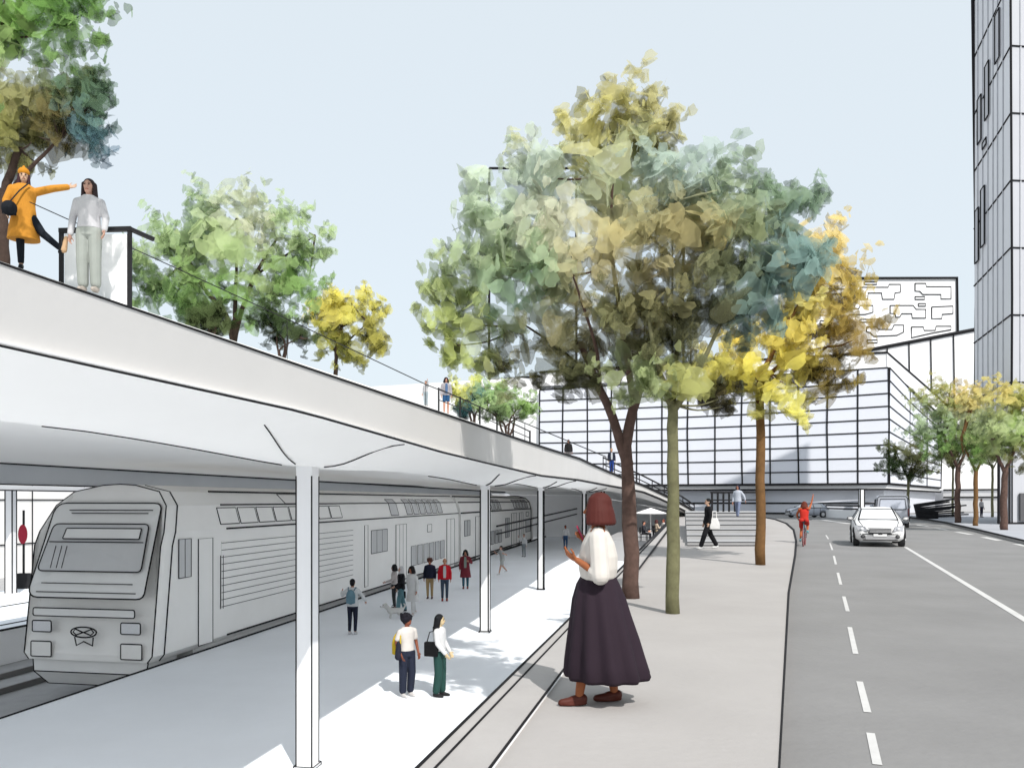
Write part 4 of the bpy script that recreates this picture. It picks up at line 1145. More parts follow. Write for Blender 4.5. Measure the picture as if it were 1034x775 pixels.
# woman with the bob in front
def hero_extra(T, P, tf, hp):
    m = MB(); L = []
    for z, rx, ry, cy, fo in ((1.055,.135,.128,0,0),(1.03,.150,.145,0,.01),(.97,.185,.175,.0,.025),(.85,.225,.215,.01,.04),(.70,.26,.245,.025,.05),(.52,.295,.285,.045,.06),(.36,.315,.315,.06,.07),(.245,.325,.335,.075,.075),(.215,.31,.322,.075,.075),(.215,.25,.26,.03,.03)):
        L.append((z, rx, ry, 0, cy, fo))
    rings(m, L, cmat((60,46,58), .6), n=72, nf=11); m.build('skirt', T, smooth=True)
    m = MB(); m.loft([[V(.138*k*math.cos(a), .131*k*math.sin(a), z) for a in [2*math.pi*i/36 for i in range(36)]] for z, k in ((1.03,1.06),(1.06,1.04),(1.075,1.02))], cmat((54,42,54), .6)); m.build('waistband', T, smooth=True)
HERO = person('woman with an auburn bob, cream blouse and long dark plum skirt standing on the sidewalk', onstreet(604, 6.45), -97, 1.70, (172,104,66), ('bob',(94,42,36)), ('blouse',(240,234,226)), ('none',(0,0,0)), (98,48,38),
    pose=dict(eL=(.235,.02,1.06), wL=(.16,-.165,1.175), eR=(-.22,.04,1.10), wR=(-.12,-.085,1.28), kL=(.085,-.09,.49), aL=(.085,-.15,.085), kR=(-.085,.07,.49), aR=(-.085,.13,.085), fL=(.25,-1,0), fR=(.15,-1,0), nL=(-.6,0,.8), nR=(.3,-.6,.6)),
    vox=.006, extra=hero_extra, head=-8)
p = place((-.085,-.15,1.385), HERO)
t = thing('phone', 'pink phone held up by the woman with the auburn bob', 'phone', p, R(-97))
m = MB(); M = Matrix.Rotation(R(25), 3, 'X'); m.box((0,0,0), (.062,.012,.125), cmat((188,62,96)), M); m.build('case', t)
m = MB(); m.box((0,.0085,0), (.054,.004,.115), GRILL, M); m.build('screen', t)

# platform people
def backpack(label, T, c, strap, pocket=True, at_=(0,.17,1.18), sc=1.):
    t = thing('backpack', label, 'backpack', place(at_, T), T.rotation_euler.z)
    m = MB(); m.ell((0,0,-.02), (.15*sc,.085*sc,.23*sc), INK, 14, 10); m.box((0,0,-.1), (.25*sc,.13*sc,.22*sc), INK); skinobj('bag', m, cmat(c), t, .015, 4)
    m = MB(); m.box((0,.085*sc,-.1*sc), (.18*sc,.04,.15*sc), cmat(c)); m.build('pocket', t)
    for sx in (-1, 1):
        m = MB(); m.tube([(sx*.09,-.03,.17), (sx*.12,-.12,.26), (sx*.13,-.25,.2), (sx*.14,-.27,.05), (sx*.13,-.12,-.16)], .017, cmat(strap), 6); m.build('strap', t)
    return t
T = person('black haired person in a white jacket and navy trousers seen from behind', onplat(356, 24.), 172, 1.68, (196,140,112), ('short',(26,26,30)), ('jacket',(238,240,242)), ('trousers',(44,48,66)), (236,236,238),
    pose=dict(eL=(.33,.0,1.20), wL=(.38,-.14,1.28), eR=(-.33,.02,1.18), wR=(-.36,-.12,1.02)), group='people on the platform')
backpack('dusty blue backpack on the white jacketed traveller', T, (118,154,170), (110,146,162))
T = person('dark haired person in a pale pink grey top beside the train doors', onplat(398, 29.6), -75, 1.66, (226,190,180), ('bob',(34,34,38)), ('long',(216,208,206)), ('trousers',(60,62,66)), (50,50,52), group='people on the platform',
    pose=dict(eL=(.2,-.12,1.12), wL=(.12,-.32,1.05)))
T2 = person('person in a white headscarf, black jacket and teal trousers on the platform', onplat(405, 28.6), -60, 1.68, (222,180,160), ('scarf',(232,230,232)), ('jacket',(34,34,40)), ('wide',(104,146,156)), (60,60,64), group='people on the platform',
    pose=dict(eL=(.22,-.10,1.12), wL=(.16,-.28,1.0), kL=(.09,-.12,.5), aL=(.09,-.16,.085), kR=(-.09,.08,.48), aR=(-.09,.20,.11)))
t = thing('handbag', 'black handbag hanging behind the person in teal trousers', 'bag', place((-.24,.12,.62), T2), T2.rotation_euler.z)
m = MB(); m.box((0,0,0), (.10,.30,.26), INK); skinobj('bag', m, cmat((30,30,34)), t, .02, 4)
m = MB(); m.tube([(0,.1,.12), (0,.04,.32), (0,-.1,.12)], .012, BLACK, 6); m.build('handle', t)
person('dark haired person in a long white coat and white trousers on the platform', onplat(416.5, 27.9), -35, 1.74, (190,120,90), ('bob',(36,30,32)), ('coat',(240,240,240)), ('trousers',(238,238,238)), (240,238,236), group='people on the platform',
    pose=dict(kL=(.10,-.10,.5), aL=(.12,-.12,.085), kR=(-.09,.12,.49), aR=(-.10,.26,.12), eR=(-.24,.05,1.12), wR=(-.26,.10,.88)), lean=(0,-.05))
# small white dog on a lead
dpos = onplat(399, 27.2)
t = thing('dog', 'small white fluffy dog on a black lead in front of the teal trousers', 'dog', dpos, R(-70))
m = MB(); capsule(m, (0,-.16,.27), (0,.20,.27), .115, .10); capsule(m, (0,-.2,.31), (0,-.30,.42), .08, .075); m.ell((0,-.34,.46), (.085,.095,.085), INK); capsule(m, (0,-.40,.44), (0,-.47,.42), .045, .032)
for sx in (-1, 1):
    capsule(m, (sx*.06,-.15,.22), (sx*.06,-.15,.12), .05, .034); capsule(m, (sx*.06,-.15,.12), (sx*.06,-.17,.03), .033, .032)
    capsule(m, (sx*.06,.17,.24), (sx*.065,.13,.15), .062, .045); capsule(m, (sx*.065,.13,.15), (sx*.065,.22,.10), .04, .03); capsule(m, (sx*.065,.22,.10), (sx*.065,.20,.03), .03, .032)
    capsule(m, (sx*.07,-.31,.52), (sx*.09,-.29,.42), .03, .028)
capsule(m, (0,.28,.32), (0,.36,.44), .035, .028); capsule(m, (0,.36,.44), (0,.30,.50), .03, .025)
skinobj('body', m, cmat((240,239,236)), t, .02, 3)
m = MB(); m.ell((0,-.51,.43), (.022,.018,.018), BLACK); m.build('nose', t, smooth=True)
for sx in (-1, 1):
    m = MB(); m.ell((sx*.04,-.42,.49), (.014,.012,.014), BLACK); m.build('eye', t, smooth=True)
t = thing('dog_lead', 'thin black lead running from the white dog to the walker', 'lead', dpos)
hnd = place((.16,-.30,.98), T2)-dpos
m = MB(); m.tube([(-.12,.02,.42), V(-.06,.3,.5), hnd], .012, BLACK, 6); m.build('cord', t)

person('brown haired youth in a navy jacket and tan trousers waiting by the train', onplat(434, 32.7), -5, 1.66, (190,120,92), ('afro',(96,56,44)), ('jacket',(38,44,66)), ('trousers',(190,164,120)), (92,52,50), group='people on the platform')
def open_shirt(c):
    def f(T, P, tf, hp):
        m = MB(); q = [V(-.045,-.148,1.40), V(.045,-.148,1.40), V(.06,-.163,1.2), V(.05,-.158,.93), V(-.05,-.158,.93), V(-.06,-.163,1.2)]
        m.add(q+[p+V(0,.05,0) for p in q], [tuple(range(6))]+[(i,(i+1)%6,6+(i+1)%6,6+i) for i in range(6)], cmat(c)); m.build('shirt', T)
    return f
person('bald person in a bright red jacket and grey blue jeans by the train', onplat(449, 32.), 5, 1.72, (216,160,130), ('none',(200,160,130)), ('jacket',(216,36,52)), ('trousers',(74,90,108)), (150,46,44), group='people on the platform', extra=open_shirt((222,222,226)))
person('black haired person in a dark red checked cardigan and teal jeans by the train', onplat(470, 36.4), 0, 1.78, (196,140,116), ('bob',(30,32,34)), ('coat',(132,52,64)), ('trousers',(64,106,124)), (140,50,56), group='people on the platform', extra=open_shirt((150,166,156)), pose=dict(eL=(.26,-.03,1.15), wL=(.16,-.18,1.2)))
person('child in grey tee and shorts running along the platform', onplat(507, 43.), -50, 1.60, (214,170,150), ('short',(40,40,44)), ('tee',(188,190,190)), ('shorts',(196,200,198)), (236,236,236), group='people on the platform',
    pose=dict(kL=(.12,-.20,.52), aL=(.12,-.32,.14), kR=(-.10,.14,.50), aR=(-.10,.42,.24), eL=(.32,.10,1.18), wL=(.34,-.10,1.25), eR=(-.32,-.1,1.2), wR=(-.26,-.28,1.32)), lean=(0,-.08))
person('faint pale person in white stepping off the far end of the train', onplat(529, 57.), -30, 1.66, (216,178,160), ('short',(90,80,78)), ('long',(226,228,230)), ('trousers',(150,158,164)), (110,116,122), vox=.02, group='people on the platform', pose=dict(eR=(-.26,-.1,1.2), wR=(-.3,-.22,1.42)))
person('person in a white top and blue jeans far along the platform behind the woman', onplat(571, 66.), 10, 2.0, (190,110,90), ('short',(60,36,36)), ('long',(236,236,238)), ('trousers',(72,104,146)), (80,90,100), vox=.02, group='people on the platform')
T = person('curly black haired person in a white tee and wide navy trousers', onplat(411, 16.4), 40, 1.70, (150,88,66), ('afro',(28,26,36)), ('tee',(238,232,226)), ('wide',(42,48,66)), (232,228,226), vox=.009, group='people on the platform', head=18,
    pose=dict(eR=(-.24,.03,1.12), wR=(-.22,-.12,.90), eL=(.22,.0,1.12), wL=(.2,-.12,.90), kR=(-.10,-.01,.49), kL=(.10,-.02,.49)))
backpack('yellow backpack with a dark navy flap on the curly haired traveller', T, (218,186,48), (226,198,70), at_=(-.06,.20,1.08), sc=1.15)
t = thing('jumper', 'dark navy jumper slung at the side of the curly haired traveller', 'jumper', place((-.23,-.02,.98), T), T.rotation_euler.z)
m = MB(); capsule(m, (0,-.02,.14), (-.03,-.06,-.12), .05, .075); skinobj('cloth', m, cmat((40,42,58)), t, .015, 4)
T = person('long black haired person in a white top and dark green trousers, facing right', onplat(444, 16.4), 72, 1.70, (238,214,170), ('long',(24,26,30)), ('long',(244,244,244)), ('wide',(44,80,74)), (40,40,42), vox=.009, group='people on the platform', head=10,
    pose=dict(eR=(-.2,-.04,1.12), wR=(-.17,-.2,.92), eL=(.22,.0,1.12), wL=(.2,-.14,.90), aL=(.085,-.02,.085), aR=(-.085,.05,.085)))
t = thing('shoulder_bag', 'square black shoulder bag on the long haired traveller', 'bag', place((-.17,.11,1.0), T), T.rotation_euler.z)
m = MB(); m.box((0,0,0), (.12,.30,.30), INK); skinobj('bag', m, cmat((20,20,22)), t, .02, 3)
m = MB(); m.tube([(0,.1,.14), (.02,.05,.34), (.05,-.12,.40), (.02,-.1,.14)], .012, BLACK, 6); m.build('strap', t)
T = person('person in red at the far platform wall', V(D(36,27.5), 36, PLAT), 0, 1.7, (200,140,120), ('short',(50,40,40)), ('jacket',(190,60,80)), ('trousers',(60,60,70)), (40,40,40), vox=.02) if False else None

# street people
T = person('walker all in black with white shoes crossing the sidewalk', onstreet(715, 27.), -82, 1.72, (226,186,160), ('short',(24,24,26)), ('long',(30,30,34)), ('wide',(28,28,32)), (238,238,238), vox=.010,
    pose=dict(kL=(.10,-.16,.50), aL=(.10,-.30,.085), kR=(-.09,.12,.49), aR=(-.09,.34,.11), eL=(.23,.0,1.12), wL=(.22,-.06,.88)))
t = thing('tote_bag', 'white tote bag hanging from the shoulder of the walker in black', 'bag', place((.13,.17,.86), T), T.rotation_euler.z)
m = MB(); m.loft([[V(sx*.045*k, sy*.16*k, z) for sx, sy in ((-1,-1),(1,-1),(1,1),(-1,1))] for z, k in ((-.2,1.1),(-.05,1.15),(.18,.7))], INK); skinobj('bag', m, cmat((242,242,240)), t, .02, 3)
m = MB(); m.tube([(0,-.08,.16), (0,-.06,.42), (0,.06,.42), (0,.08,.16)], .012, WHITE, 6); m.build('handle', t)
zst = .14*5
T = person('dark haired person in a pale blue jacket coming down the grey steps', V((745-CX)/F*40.6, 40.6, zst), -40, 1.74, (180,130,110), ('shoulder',(40,44,66)), ('jacket',(206,212,224)), ('trousers',(134,144,172)), (240,240,240), vox=.016,
    pose=dict(kL=(.10,-.12,.52), aL=(.1,-.2,.13), kR=(-.09,.08,.48), aR=(-.09,.16,.09), eL=(.3,.05,1.15), wL=(.34,.1,.95)))
person('black haired person in dark trousers standing between the far street trees', V((991-CX)/F*77, 77, .02), 20, 1.8, (200,160,140), ('short',(24,24,28)), ('long',(210,206,206)), ('trousers',(50,52,72)), (40,40,44), vox=.018)

# rooftop people
def onroof(px, Y, dz=0.): X = (px-CX)/F*Y; return V(X, Y, roofz(X, Y)+dz)
Y = 13.2
T = person('person in a yellow ochre coat and beanie kicking one leg out on the rooftop', onroof(24, Y), 30, 1.66, (226,188,160), ('beanie',(70,40,48)), ('coat',(226,156,58)), ('trousers',(26,34,44)), (22,26,34), vox=.009,
    pose=dict(eL=(.42,-.05,1.44), wL=(.66,-.10,1.50), eR=(-.25,-.02,1.12), wR=(-.24,-.14,.90), kL=(.28,-.12,.62), aL=(.56,-.25,.36), fL=(.6,-.6,.5), kR=(-.05,-.01,.48), aR=(-.04,.02,.085), hL=(.09,0,.92)), lean=(0,.0))
t = thing('crossbody_bag', 'black bag on a thin strap worn over the ochre coat', 'bag', place((-.20,-.25,.93), T), T.rotation_euler.z)
m = MB(); m.ell((0,0,0), (.12,.06,.13), INK); m.box((0,0,-.03), (.2,.1,.14), INK); skinobj('bag', m, cmat((28,32,40)), t, .014, 3)
m = MB(); m.tube([(.0,.02,.1), (.14,.03,.32), (.28,.09,.50)], .012, BLACK, 6); m.build('strap', t)
T = person('woman in a pale grey top and sage grey trousers standing at the rooftop edge', onroof(90, 11.9), 8, 1.70, (226,180,160), ('shoulder',(62,48,50)), ('long',(218,218,222)), ('wide',(176,182,176)), (200,190,180), vox=.008,
    pose=dict(eL=(.235,.0,1.12), wL=(.235,-.06,.92), eR=(-.235,.02,1.12), wR=(-.25,-.04,.84)))
t = thing('shoe', 'tan shoe carried low by the woman in pale grey', 'shoe', place((-.30,-.06,.68), T), T.rotation_euler.z)
m = MB(); capsule(m, (0,0,.10), (-.03,0,-.08), .03, .045); skinobj('shoe_upper', m, cmat((214,178,140)), t, .012, 2)
m = MB(); m.box((-.05,0,0), (.02,.06,.22), BLACK); m.build('sole', t)
person('child in a pale top reaching up on the rooftop', onroof(430, 38.), -30, 1.25, (214,170,150), ('short',(130,100,80)), ('long',(214,214,218)), ('trousers',(172,186,194)), (190,190,190), vox=.018, pose=dict(eL=(.24,-.1,1.42), wL=(.3,-.22,1.62)))
person('person in a grey jacket and blue shorts on the rooftop by the shrubs', onroof(450.5, 38.), 12, 1.74, (220,164,140), ('bob',(50,36,38)), ('jacket',(180,176,182)), ('shorts',(48,92,138)), (220,180,160), vox=.014, extra=open_shirt((92,120,160)))
person('person in a black jacket half hidden by the roof rim', onroof(574, 54., -.45), 0, 1.75, (180,130,110), ('short',(30,28,30)), ('jacket',(38,36,38)), ('trousers',(120,116,118)), (60,60,60), vox=.018, extra=open_shirt((30,30,32)))
person('person in a dark navy jacket and bright blue trousers on the ramp', onroof(617.5, 55.), 0, 1.74, (222,176,140), ('short',(176,140,100)), ('jacket',(44,50,64)), ('trousers',(40,72,148)), (230,230,230), vox=.016, extra=open_shirt((200,204,212)))

# cyclist with one arm up
cy = onstreet(812, 31., ROADZ); ya = 156
BLU = cmat((110,140,150))
t = thing('bicycle', 'slim bicycle ridden along the kerb by the cyclist in red', 'bicycle', cy, R(ya))
for y in (-.52, .52):
    m = MB(); m.tube([(0, y+.34*math.cos(a), .35+.34*math.sin(a)) for a in [2*math.pi*i/20 for i in range(20)]], .022, cmat((150,90,90)), 6, closed=True)
    wh = m.build('wheel', t)
    m = MB()
    for i in range(6):
        a = math.pi*i/6; m.tube([(0, y+.33*math.cos(a), .35+.33*math.sin(a)), (0, y-.33*math.cos(a), .35-.33*math.sin(a))], .004, RIM, 4)
    m.build('spokes', wh)
m = MB()
for a, b in (((0,.52,.35),(0,.15,.34)),((0,.52,.35),(0,.22,.82)),((0,.15,.34),(0,.24,.9)),((0,.15,.34),(0,-.34,.82)),((0,.22,.82),(0,-.33,.86)),((0,-.33,.95),(0,-.52,.35))): m.tube([a, b], .018, BLU, 6)
m.build('frame', t)
m = MB(); m.tube([(.26,-.30,1.02),(.05,-.36,1.0),(-.05,-.36,1.0),(-.26,-.30,1.02)], .014, BLACK, 6); m.tube([(0,-.36,1.0),(0,-.33,.9)], .014, BLACK); m.build('handlebar', t)
m = MB(); m.ell((0,.25,.93), (.07,.14,.03), BLACK); m.build('saddle', t, smooth=True)
m = MB(); m.tube([(-.1,.15,.5),(-.1,.15,.34),(.1,.15,.34),(.1,.15,.18)], .012, GRILL, 6); m.box((.14,.15,.17),(.09,.08,.02),GRILL); m.box((-.14,.15,.51),(.09,.08,.02),GRILL); m.build('pedals', t)
person('cyclist in red with one arm raised riding away near the kerb', cy, ya, 1.72, (196,110,70), ('bob',(120,56,40)), ('tank',(222,60,48)), ('shorts',(208,56,48)), (120,190,200), vox=.010,
    pose=dict(hL=(.09,.16,.98), hR=(-.09,.16,.98), kL=(.11,-.16,.62), aL=(.13,.1,.27), kR=(-.11,-.24,.80), aR=(-.13,.1,.60), eL=(.28,-.16,1.18), wL=(.25,-.27,1.06), eR=(-.25,-.04,1.62), wR=(-.30,-.06,1.86), sL=(.175,.06,1.40), sR=(-.175,.06,1.42)), lean=(0,-.06))

# terrace group under a parasol beyond the drop
def seated(label, pos, yaw, skin, hair, top, bottom):
    return person(label, pos, yaw, 1.72, skin, hair, top, bottom, (40,40,44), vox=.018, pose=dict(kL=(.10,-.42,.86), aL=(.10,-.44,.42), kR=(-.10,-.42,.86), aR=(-.10,-.44,.42), eL=(.23,-.08,1.13), wL=(.16,-.30,1.05), eR=(-.23,-.08,1.13), wR=(-.16,-.30,1.05)), group='seated people under the parasol')
tz = -.7
t = thing('terrace', 'small grey terrace slab under the white parasol', 'platform')
c = V((662-CX)/F*56, 56, tz); m = MB(); m.prism([(c.x-4.2,c.y-3),(EDGE(c.y-3)-.06,c.y-3),(EDGE(c.y+12)-.06,c.y+12),(c.x-1,c.y+12)], PLAT+.004, tz-.34*1.01, STEP); m.build('slab', t)
def cafe_chair(pos, yaw, lbl):
    t = thing('terrace_chair', lbl, 'chair', pos, R(yaw), 'black chairs under the parasol')
    m = MB(); m.box((0,0,.45),(.46,.46,.05),BLACK); m.build('seat', t)
    m = MB(); m.box((0,.24,.72),(.46,.04,.42),BLACK); m.build('backrest', t)
    for sx in (-1,1):
        for sy in (-1,1):
            m = MB(); m.beam((sx*.2,sy*.2,0),(sx*.2,sy*.2,.43),.04,.04,BLACK); m.build('leg', t)
    return t
zz = tz-.34
specs = [(650,52.5,70,(236,170,140),('short',(40,30,30)),('jacket',(60,60,66)),('trousers',(34,34,38)),'seated person in dark clothes at the left of the parasol group'),
         (663,56,100,(230,160,140),('bob',(90,50,48)),('long',(226,204,180)),('trousers',(196,178,150)),'seated person in a beige top at the middle of the parasol group'),
         (670,58,-70,(226,140,110),('short',(120,60,50)),('long',(236,234,230)),('trousers',(90,90,94)),'seated person in white at the right of the parasol group')]
for px, Y, yaw, sk, ha, tp, bt, lb in specs:
    p = V((px-CX)/F*Y, Y, zz); cafe_chair(p, yaw, 'black chair under the '+lb.replace('seated person', 'person'))
    seated(lb, p+V(0,0,-.39), yaw, sk, ha, tp, bt)
t = thing('parasol', 'white parasol over the seated group beyond the edge', 'parasol', V((657-CX)/F*57, 57, zz))
m = MB(); m.tube([(0,0,0),(0,0,2.05)], .04, WHITE); m.build('pole', t)
m = MB(); rr = [[V(r*math.cos(a), r*math.sin(a), z) for a in [2*math.pi*i/8 for i in range(8)]] for r, z in ((1.15,1.75),(1.1,1.8),(.05,2.15))]; m.loft(rr, WHITE); m.build('canopy', t)
t = thing('terrace_table', 'low black table among the seated group', 'table', V((660-CX)/F*54.3, 54.3, zz))
m = MB(); m.tube([(0,0,.70),(0,0,.74)], .45, BLACK, 16); m.build('tabletop', t)
m = MB(); m.tube([(0,0,0),(0,0,.7)], .04, BLACK); m.tube([(0,0,0),(0,0,.03)], .25, BLACK, 12); m.build('stem', t)
# ------------------------------------------------------------------ vehicles
def wheel(T, x, y, r, wd, tm=TYRE):
    m = MB(); sx = 1 if x > 0 else -1
    m.tube([(x-wd/2,y,r),(x-wd/2+.02,y,r),(x+wd/2-.02,y,r),(x+wd/2,y,r)], [r*.93,r,r,r*.93], tm, 22); o = m.build('wheel', T, smooth=False)
    m = MB(); xo = x+sx*wd/2; m.tube([(xo-.01*sx,y,r),(xo+.012*sx,y,r)], r*.64, RIM, 18)
    for i in range(5):
        a = 2*math.pi*i/5; m.beam((xo+.018*sx,y,r),(xo+.018*sx,y+r*.58*math.cos(a),r+r*.58*math.sin(a)),.02,.06,CARW)
    m.build('rim', o)
def car(label, pos, yaw, paint, glass, scale=1., Yk=27., cat='car', name='parked_car'):
    T = thing(name, label, cat, pos, R(yaw)); T.scale = (scale,)*3
    st = [(-2.12,.66,.36,.58,.62,.60),(-2.06,.76,.27,.66,.72,.66),(-1.9,.84,.22,.76,.82,.72),(-1.5,.885,.2,.86,.92,.76),(-1.0,.895,.2,.93,1.0,.77),(-.22,.90,.2,.97,1.41,.60),(.2,.90,.2,.98,1.49,.60),(.8,.90,.2,.99,1.49,.60),(1.45,.895,.2,1.0,1.41,.58),(1.95,.85,.24,.98,1.06,.62),(2.1,.78,.34,.72,.78,.60)]
    m = MB(); rr = []
    for y, w, b, bl, rf, wr in st:
        h = [(w*.80,b),(w*.97,b+.10),(w,lerp(b,bl,.55)),(w*.985,bl-.06),(w*.95,bl),(lerp(w*.95,wr,.92),lerp(bl,rf,.88)),(wr*.86,rf),(wr*.4,rf+.015)]
        rr.append([V(x,y,z) for x,z in h]+[V(-x,y,z) for x,z in h[::-1]])
    m.loft(rr, paint)
    k = .018*min(1.6, Yk/27)
    for s in (1, -1):
        m.tube([V(s*r[4].x if s > 0 else -r[4].x, r[4].y, r[4].z+.01) for r in rr[2:-1]], k, INK, 5)
        m.tube([(s*.60,-2.0,.79),(s*.68,-1.5,.93),(s*.70,-1.0,1.01)], k*.8, INK, 5)
        m.tube([(s*.72,-.98,1.0),(s*.575,-.24,1.42),(s*.565,.3,1.505)], k, INK, 5)
        for yy in (.28, 1.0): m.tube([(s*.905,yy,.3),(s*.91,yy,.97)], k*.6, INK, 4)
    m.tube([(-.56,-.22,1.43),(0,-.24,1.44),(.56,-.22,1.43)], k, INK, 5); m.tube([(-.72,-1.0,1.01),(0,-1.06,1.03),(.72,-1.0,1.01)], k, INK, 5)
    body = m.build('body', T, smooth=True)
    body.data.polygons.foreach_set('use_smooth', [True]*len(body.data.polygons))
    def slab(nm, q, mtl, th, par=T):
        m = MB(); q = [Vector(p) for p in q]; nrm = (q[1]-q[0]).cross(q[3]-q[0]).normalized()*th
        m.add(q+[p-nrm for p in q], [(0,1,2,3),(0,4,5,1),(1,5,6,2),(2,6,7,3),(3,7,4,0),(4,7,6,5)], mtl); m.tube(q, k*.7, INK, 4, closed=True); return m.build(nm, par)
    slab('windscreen', [(-.68,-.985,1.035),(.68,-.985,1.035),(.545,-.27,1.42),(-.545,-.27,1.42)], glass, .03)
    slab('rear_window', [(.52,1.52,1.40),(-.52,1.52,1.40),(-.6,1.95,1.08),(.6,1.95,1.08)], glass, -.03)
    for s in (1, -1):
        slab('side_window', [(s*.875,-.72,1.02),(s*.885,.26,1.02),(s*.655,.26,1.41),(s*.665,-.18,1.37)], glass, .03*s)
        slab('side_window', [(s*.885,.32,1.02),(s*.875,1.3,1.03),(s*.66,1.25,1.37),(s*.655,.32,1.41)], glass, .03*s)
        o = slab('headlight', [(s*.44,-2.15,.60),(s*.77,-2.04,.62),(s*.84,-1.90,.82),(s*.52,-2.07,.765)], cmat((196,198,204)), -.03*s)
        m = MB(); m.ell((s*.63,-2.12,.685), (.06,.03,.06), CARL, 10, 8); m.build('lens', o, smooth=True)
        m = MB(); m.ell((s*.60,-2.13,.40), (.055,.03,.05), GRILL, 10, 8); m.tube([(s*.60+.07*math.cos(a),-2.14,.40+.06*math.sin(a)) for a in [2*math.pi*i/12 for i in range(12)]], k*.7, INK, 4, closed=True); m.build('fog_lamp', T)
        m = MB(); m.ell((s*1.0,-.72,1.06), (.11,.07,.075), paint, 10, 8); m.beam((s*.88,-.72,1.0),(s*.96,-.72,1.04),.04,.04,paint); m.tube([(s*1.0+.11*math.cos(a),-.79,1.06+.075*math.sin(a)) for a in [2*math.pi*i/12 for i in range(12)]], k*.7, INK, 4, closed=True); m.build('mirror', T, smooth=True)
        m = MB(); m.box((s*.68,2.06,.75),(.22,.05,.2),cmat((150,60,60))); m.build('tail_light', T)
        wheel(T, s*.80, -1.32, .33, .22); wheel(T, s*.80, 1.32, .33, .22)
        for yy in (-1.32, 1.32):
            m = MB(); m.tube([(s*.905, yy+.39*math.cos(a), .33+.39*math.sin(a)) for a in [math.pi*i/10 for i in range(11)]], .02, INK, 5); m.build('wheel_arch', T)
    m = MB(); m.box((0,-2.135,.62),(.74,.05,.17),GRILL)
    for z in (.57,.62,.67): m.box((0,-2.165,z),(.72,.02,.02),RIM)
    m.tube([(-.40,-2.165,.52),(.40,-2.165,.52),(.44,-2.15,.71),(-.44,-2.15,.71)], k, INK, 4, closed=True); m.build('grille', T)
    m = MB(); m.box((0,-2.13,.36),(1.0,.05,.13),mat('bumper_grey', (.34,.34,.35))); m.tube([(-.7,-2.1,.49),(0,-2.17,.49),(.7,-2.1,.49)], k, INK, 4); m.tube([(-.6,-2.12,.27),(0,-2.16,.27),(.6,-2.12,.27)], k, INK, 4); m.build('bumper', T)
    m = MB(); m.box((0,-2.165,.455),(.46,.02,.09),CARW); m.build('plate', T)
    return T
front = gr(888, 552, ROADZ)
car('white hatchback with black line detailing driving towards the viewer', V(front.x+.75, front.y+1.9, ROADZ), -21, CARW, mat('car_glass_white', (.70,.72,.74), rough=.1, spec=.6), 1.0, name='car')
car('small pale grey car turning far along the road behind the cyclist', gr(822, 522.5, ROADZ)+V(0,2,0), -80, mat('pale_blue_car_paint', (.50,.53,.60), rough=.4), CARG, 1.0, 70, name='car')

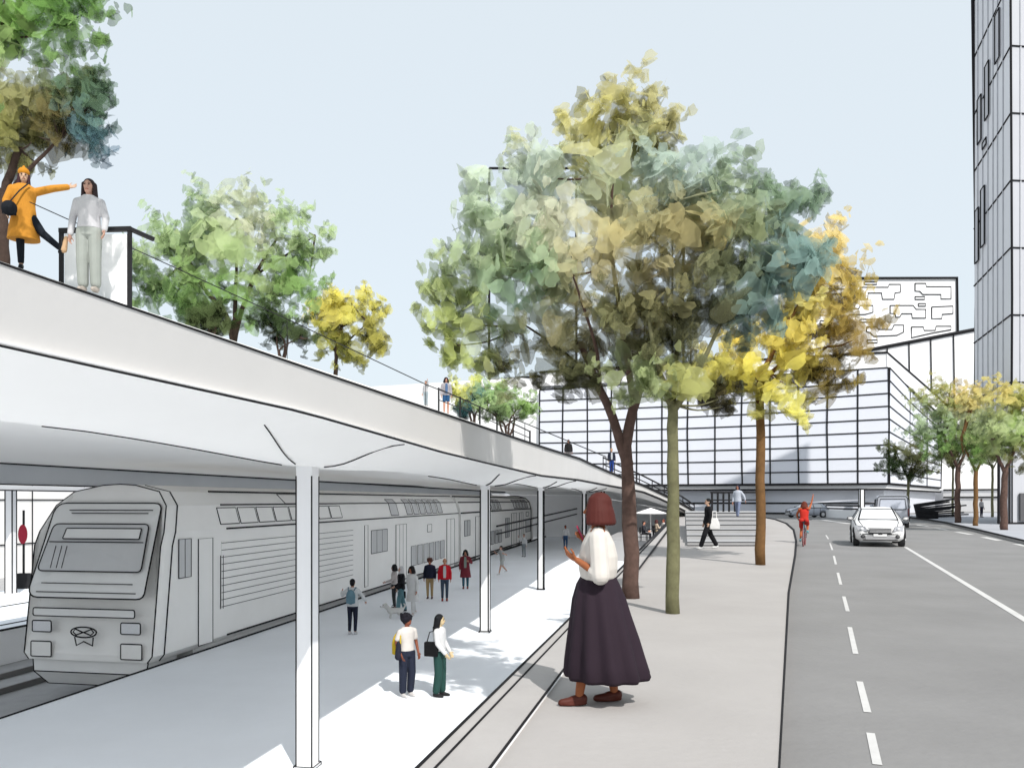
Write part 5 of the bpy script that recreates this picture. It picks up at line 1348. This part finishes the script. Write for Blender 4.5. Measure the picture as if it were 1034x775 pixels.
def van(label, pos, yaw):
    T = thing('van', label, 'van', pos, R(yaw)); k = .022
    m = MB(); rr = []
    for y, w, top in ((-2.6,.9,1.0),(-2.45,.96,1.15),(-1.7,.99,1.35),(-1.1,1.0,1.98),(-.6,1.0,2.1),(2.35,1.0,2.1),(2.5,.97,2.05)):
        h = [(w*.9,.28),(w,.42),(w,top*.55),(w*.97,top*.62),(w*.90,top-.12),(w*.8,top)]
        rr.append([V(x,y,z) for x,z in h]+[V(-x,y,z) for x,z in h[::-1]])
    m.loft(rr, VANM); m.tube([p+V(0,.02,0) for p in rr[-1]], k, INK, 5, closed=True)
    m.build('body', T)
    m = MB(); q = [V(-.78,2.52,1.2),(.78,2.52,1.2),(.72,2.5,1.86),(-.72,2.5,1.86)]; q = [Vector(p) for p in q]; m.add(q+[p-V(0,.05,0) for p in q], [(0,3,2,1),(0,1,5,4),(1,2,6,5),(2,3,7,6),(3,0,4,7)], mat('van_window', (.52,.55,.63), rough=.15)); m.tube([p+V(0,.01,0) for p in q], k, INK, 5, closed=True); m.build('rear_window', T)
    for s in (1, -1):
        m = MB(); m.box((s*.93,2.5,1.0),(.12,.06,.5),cmat((120,80,84))); m.build('tail_light', T)
        for a, b in ((-.95,-.2),(-.1,.95),(1.05,2.2)):
            m = MB(); q = [V(s*1.0,a,1.28),V(s*1.0,b,1.28),V(s*.935,b,1.85),V(s*.935,a+.1,1.85)]; q = [p+V(s*.012,0,0) for p in q]; m.add(q+[p-V(s*.04,0,0) for p in q], [(0,1,2,3),(0,4,5,1),(1,5,6,2),(2,6,7,3),(3,7,4,0)], CARG); m.tube(q, k*.8, INK, 4, closed=True); m.build('side_window', T)
        m = MB(); m.ell((s*1.14,-1.1,1.35),(.13,.06,.17),VANM); m.build('mirror', T)
        wheel(T, s*.9, -1.55, .34, .22); wheel(T, s*.9, 1.5, .34, .22)
    m = MB(); m.box((0,2.55,.48),(1.9,.14,.2),mat('bumper_grey', (.34,.34,.35))); m.build('bumper', T)
    m = MB(); m.box((0,2.56,.82),(.5,.02,.12),CARW); m.build('plate', T)
    return T
vp = gr(905, 532.5, ROADZ)
van('blue grey van seen from behind, farther up the road than the white hatchback', V(vp.x+.6, vp.y, ROADZ)+V(0,2,0), 157)

# ------------------------------------------------------------------ bring each thing's empty to its base
bpy.context.view_layer.update()
def kids_all(o):
    out = []
    for c in o.children: out.append(c); out += kids_all(c)
    return out
for o in list(bpy.data.objects):
    if o.type == 'EMPTY' and o.parent is None and o.location.length < 1e-6:
        pts = [c.matrix_world @ Vector(b) for c in kids_all(o) if c.type == 'MESH' for b in c.bound_box]
        if not pts: continue
        lo = V(*[min(p[i] for p in pts) for i in range(3)]); hi = V(*[max(p[i] for p in pts) for i in range(3)])
        b = V((lo.x+hi.x)/2, (lo.y+hi.y)/2, lo.z)
        o.location = b
        for c in o.children: c.location = Vector(c.location)-b
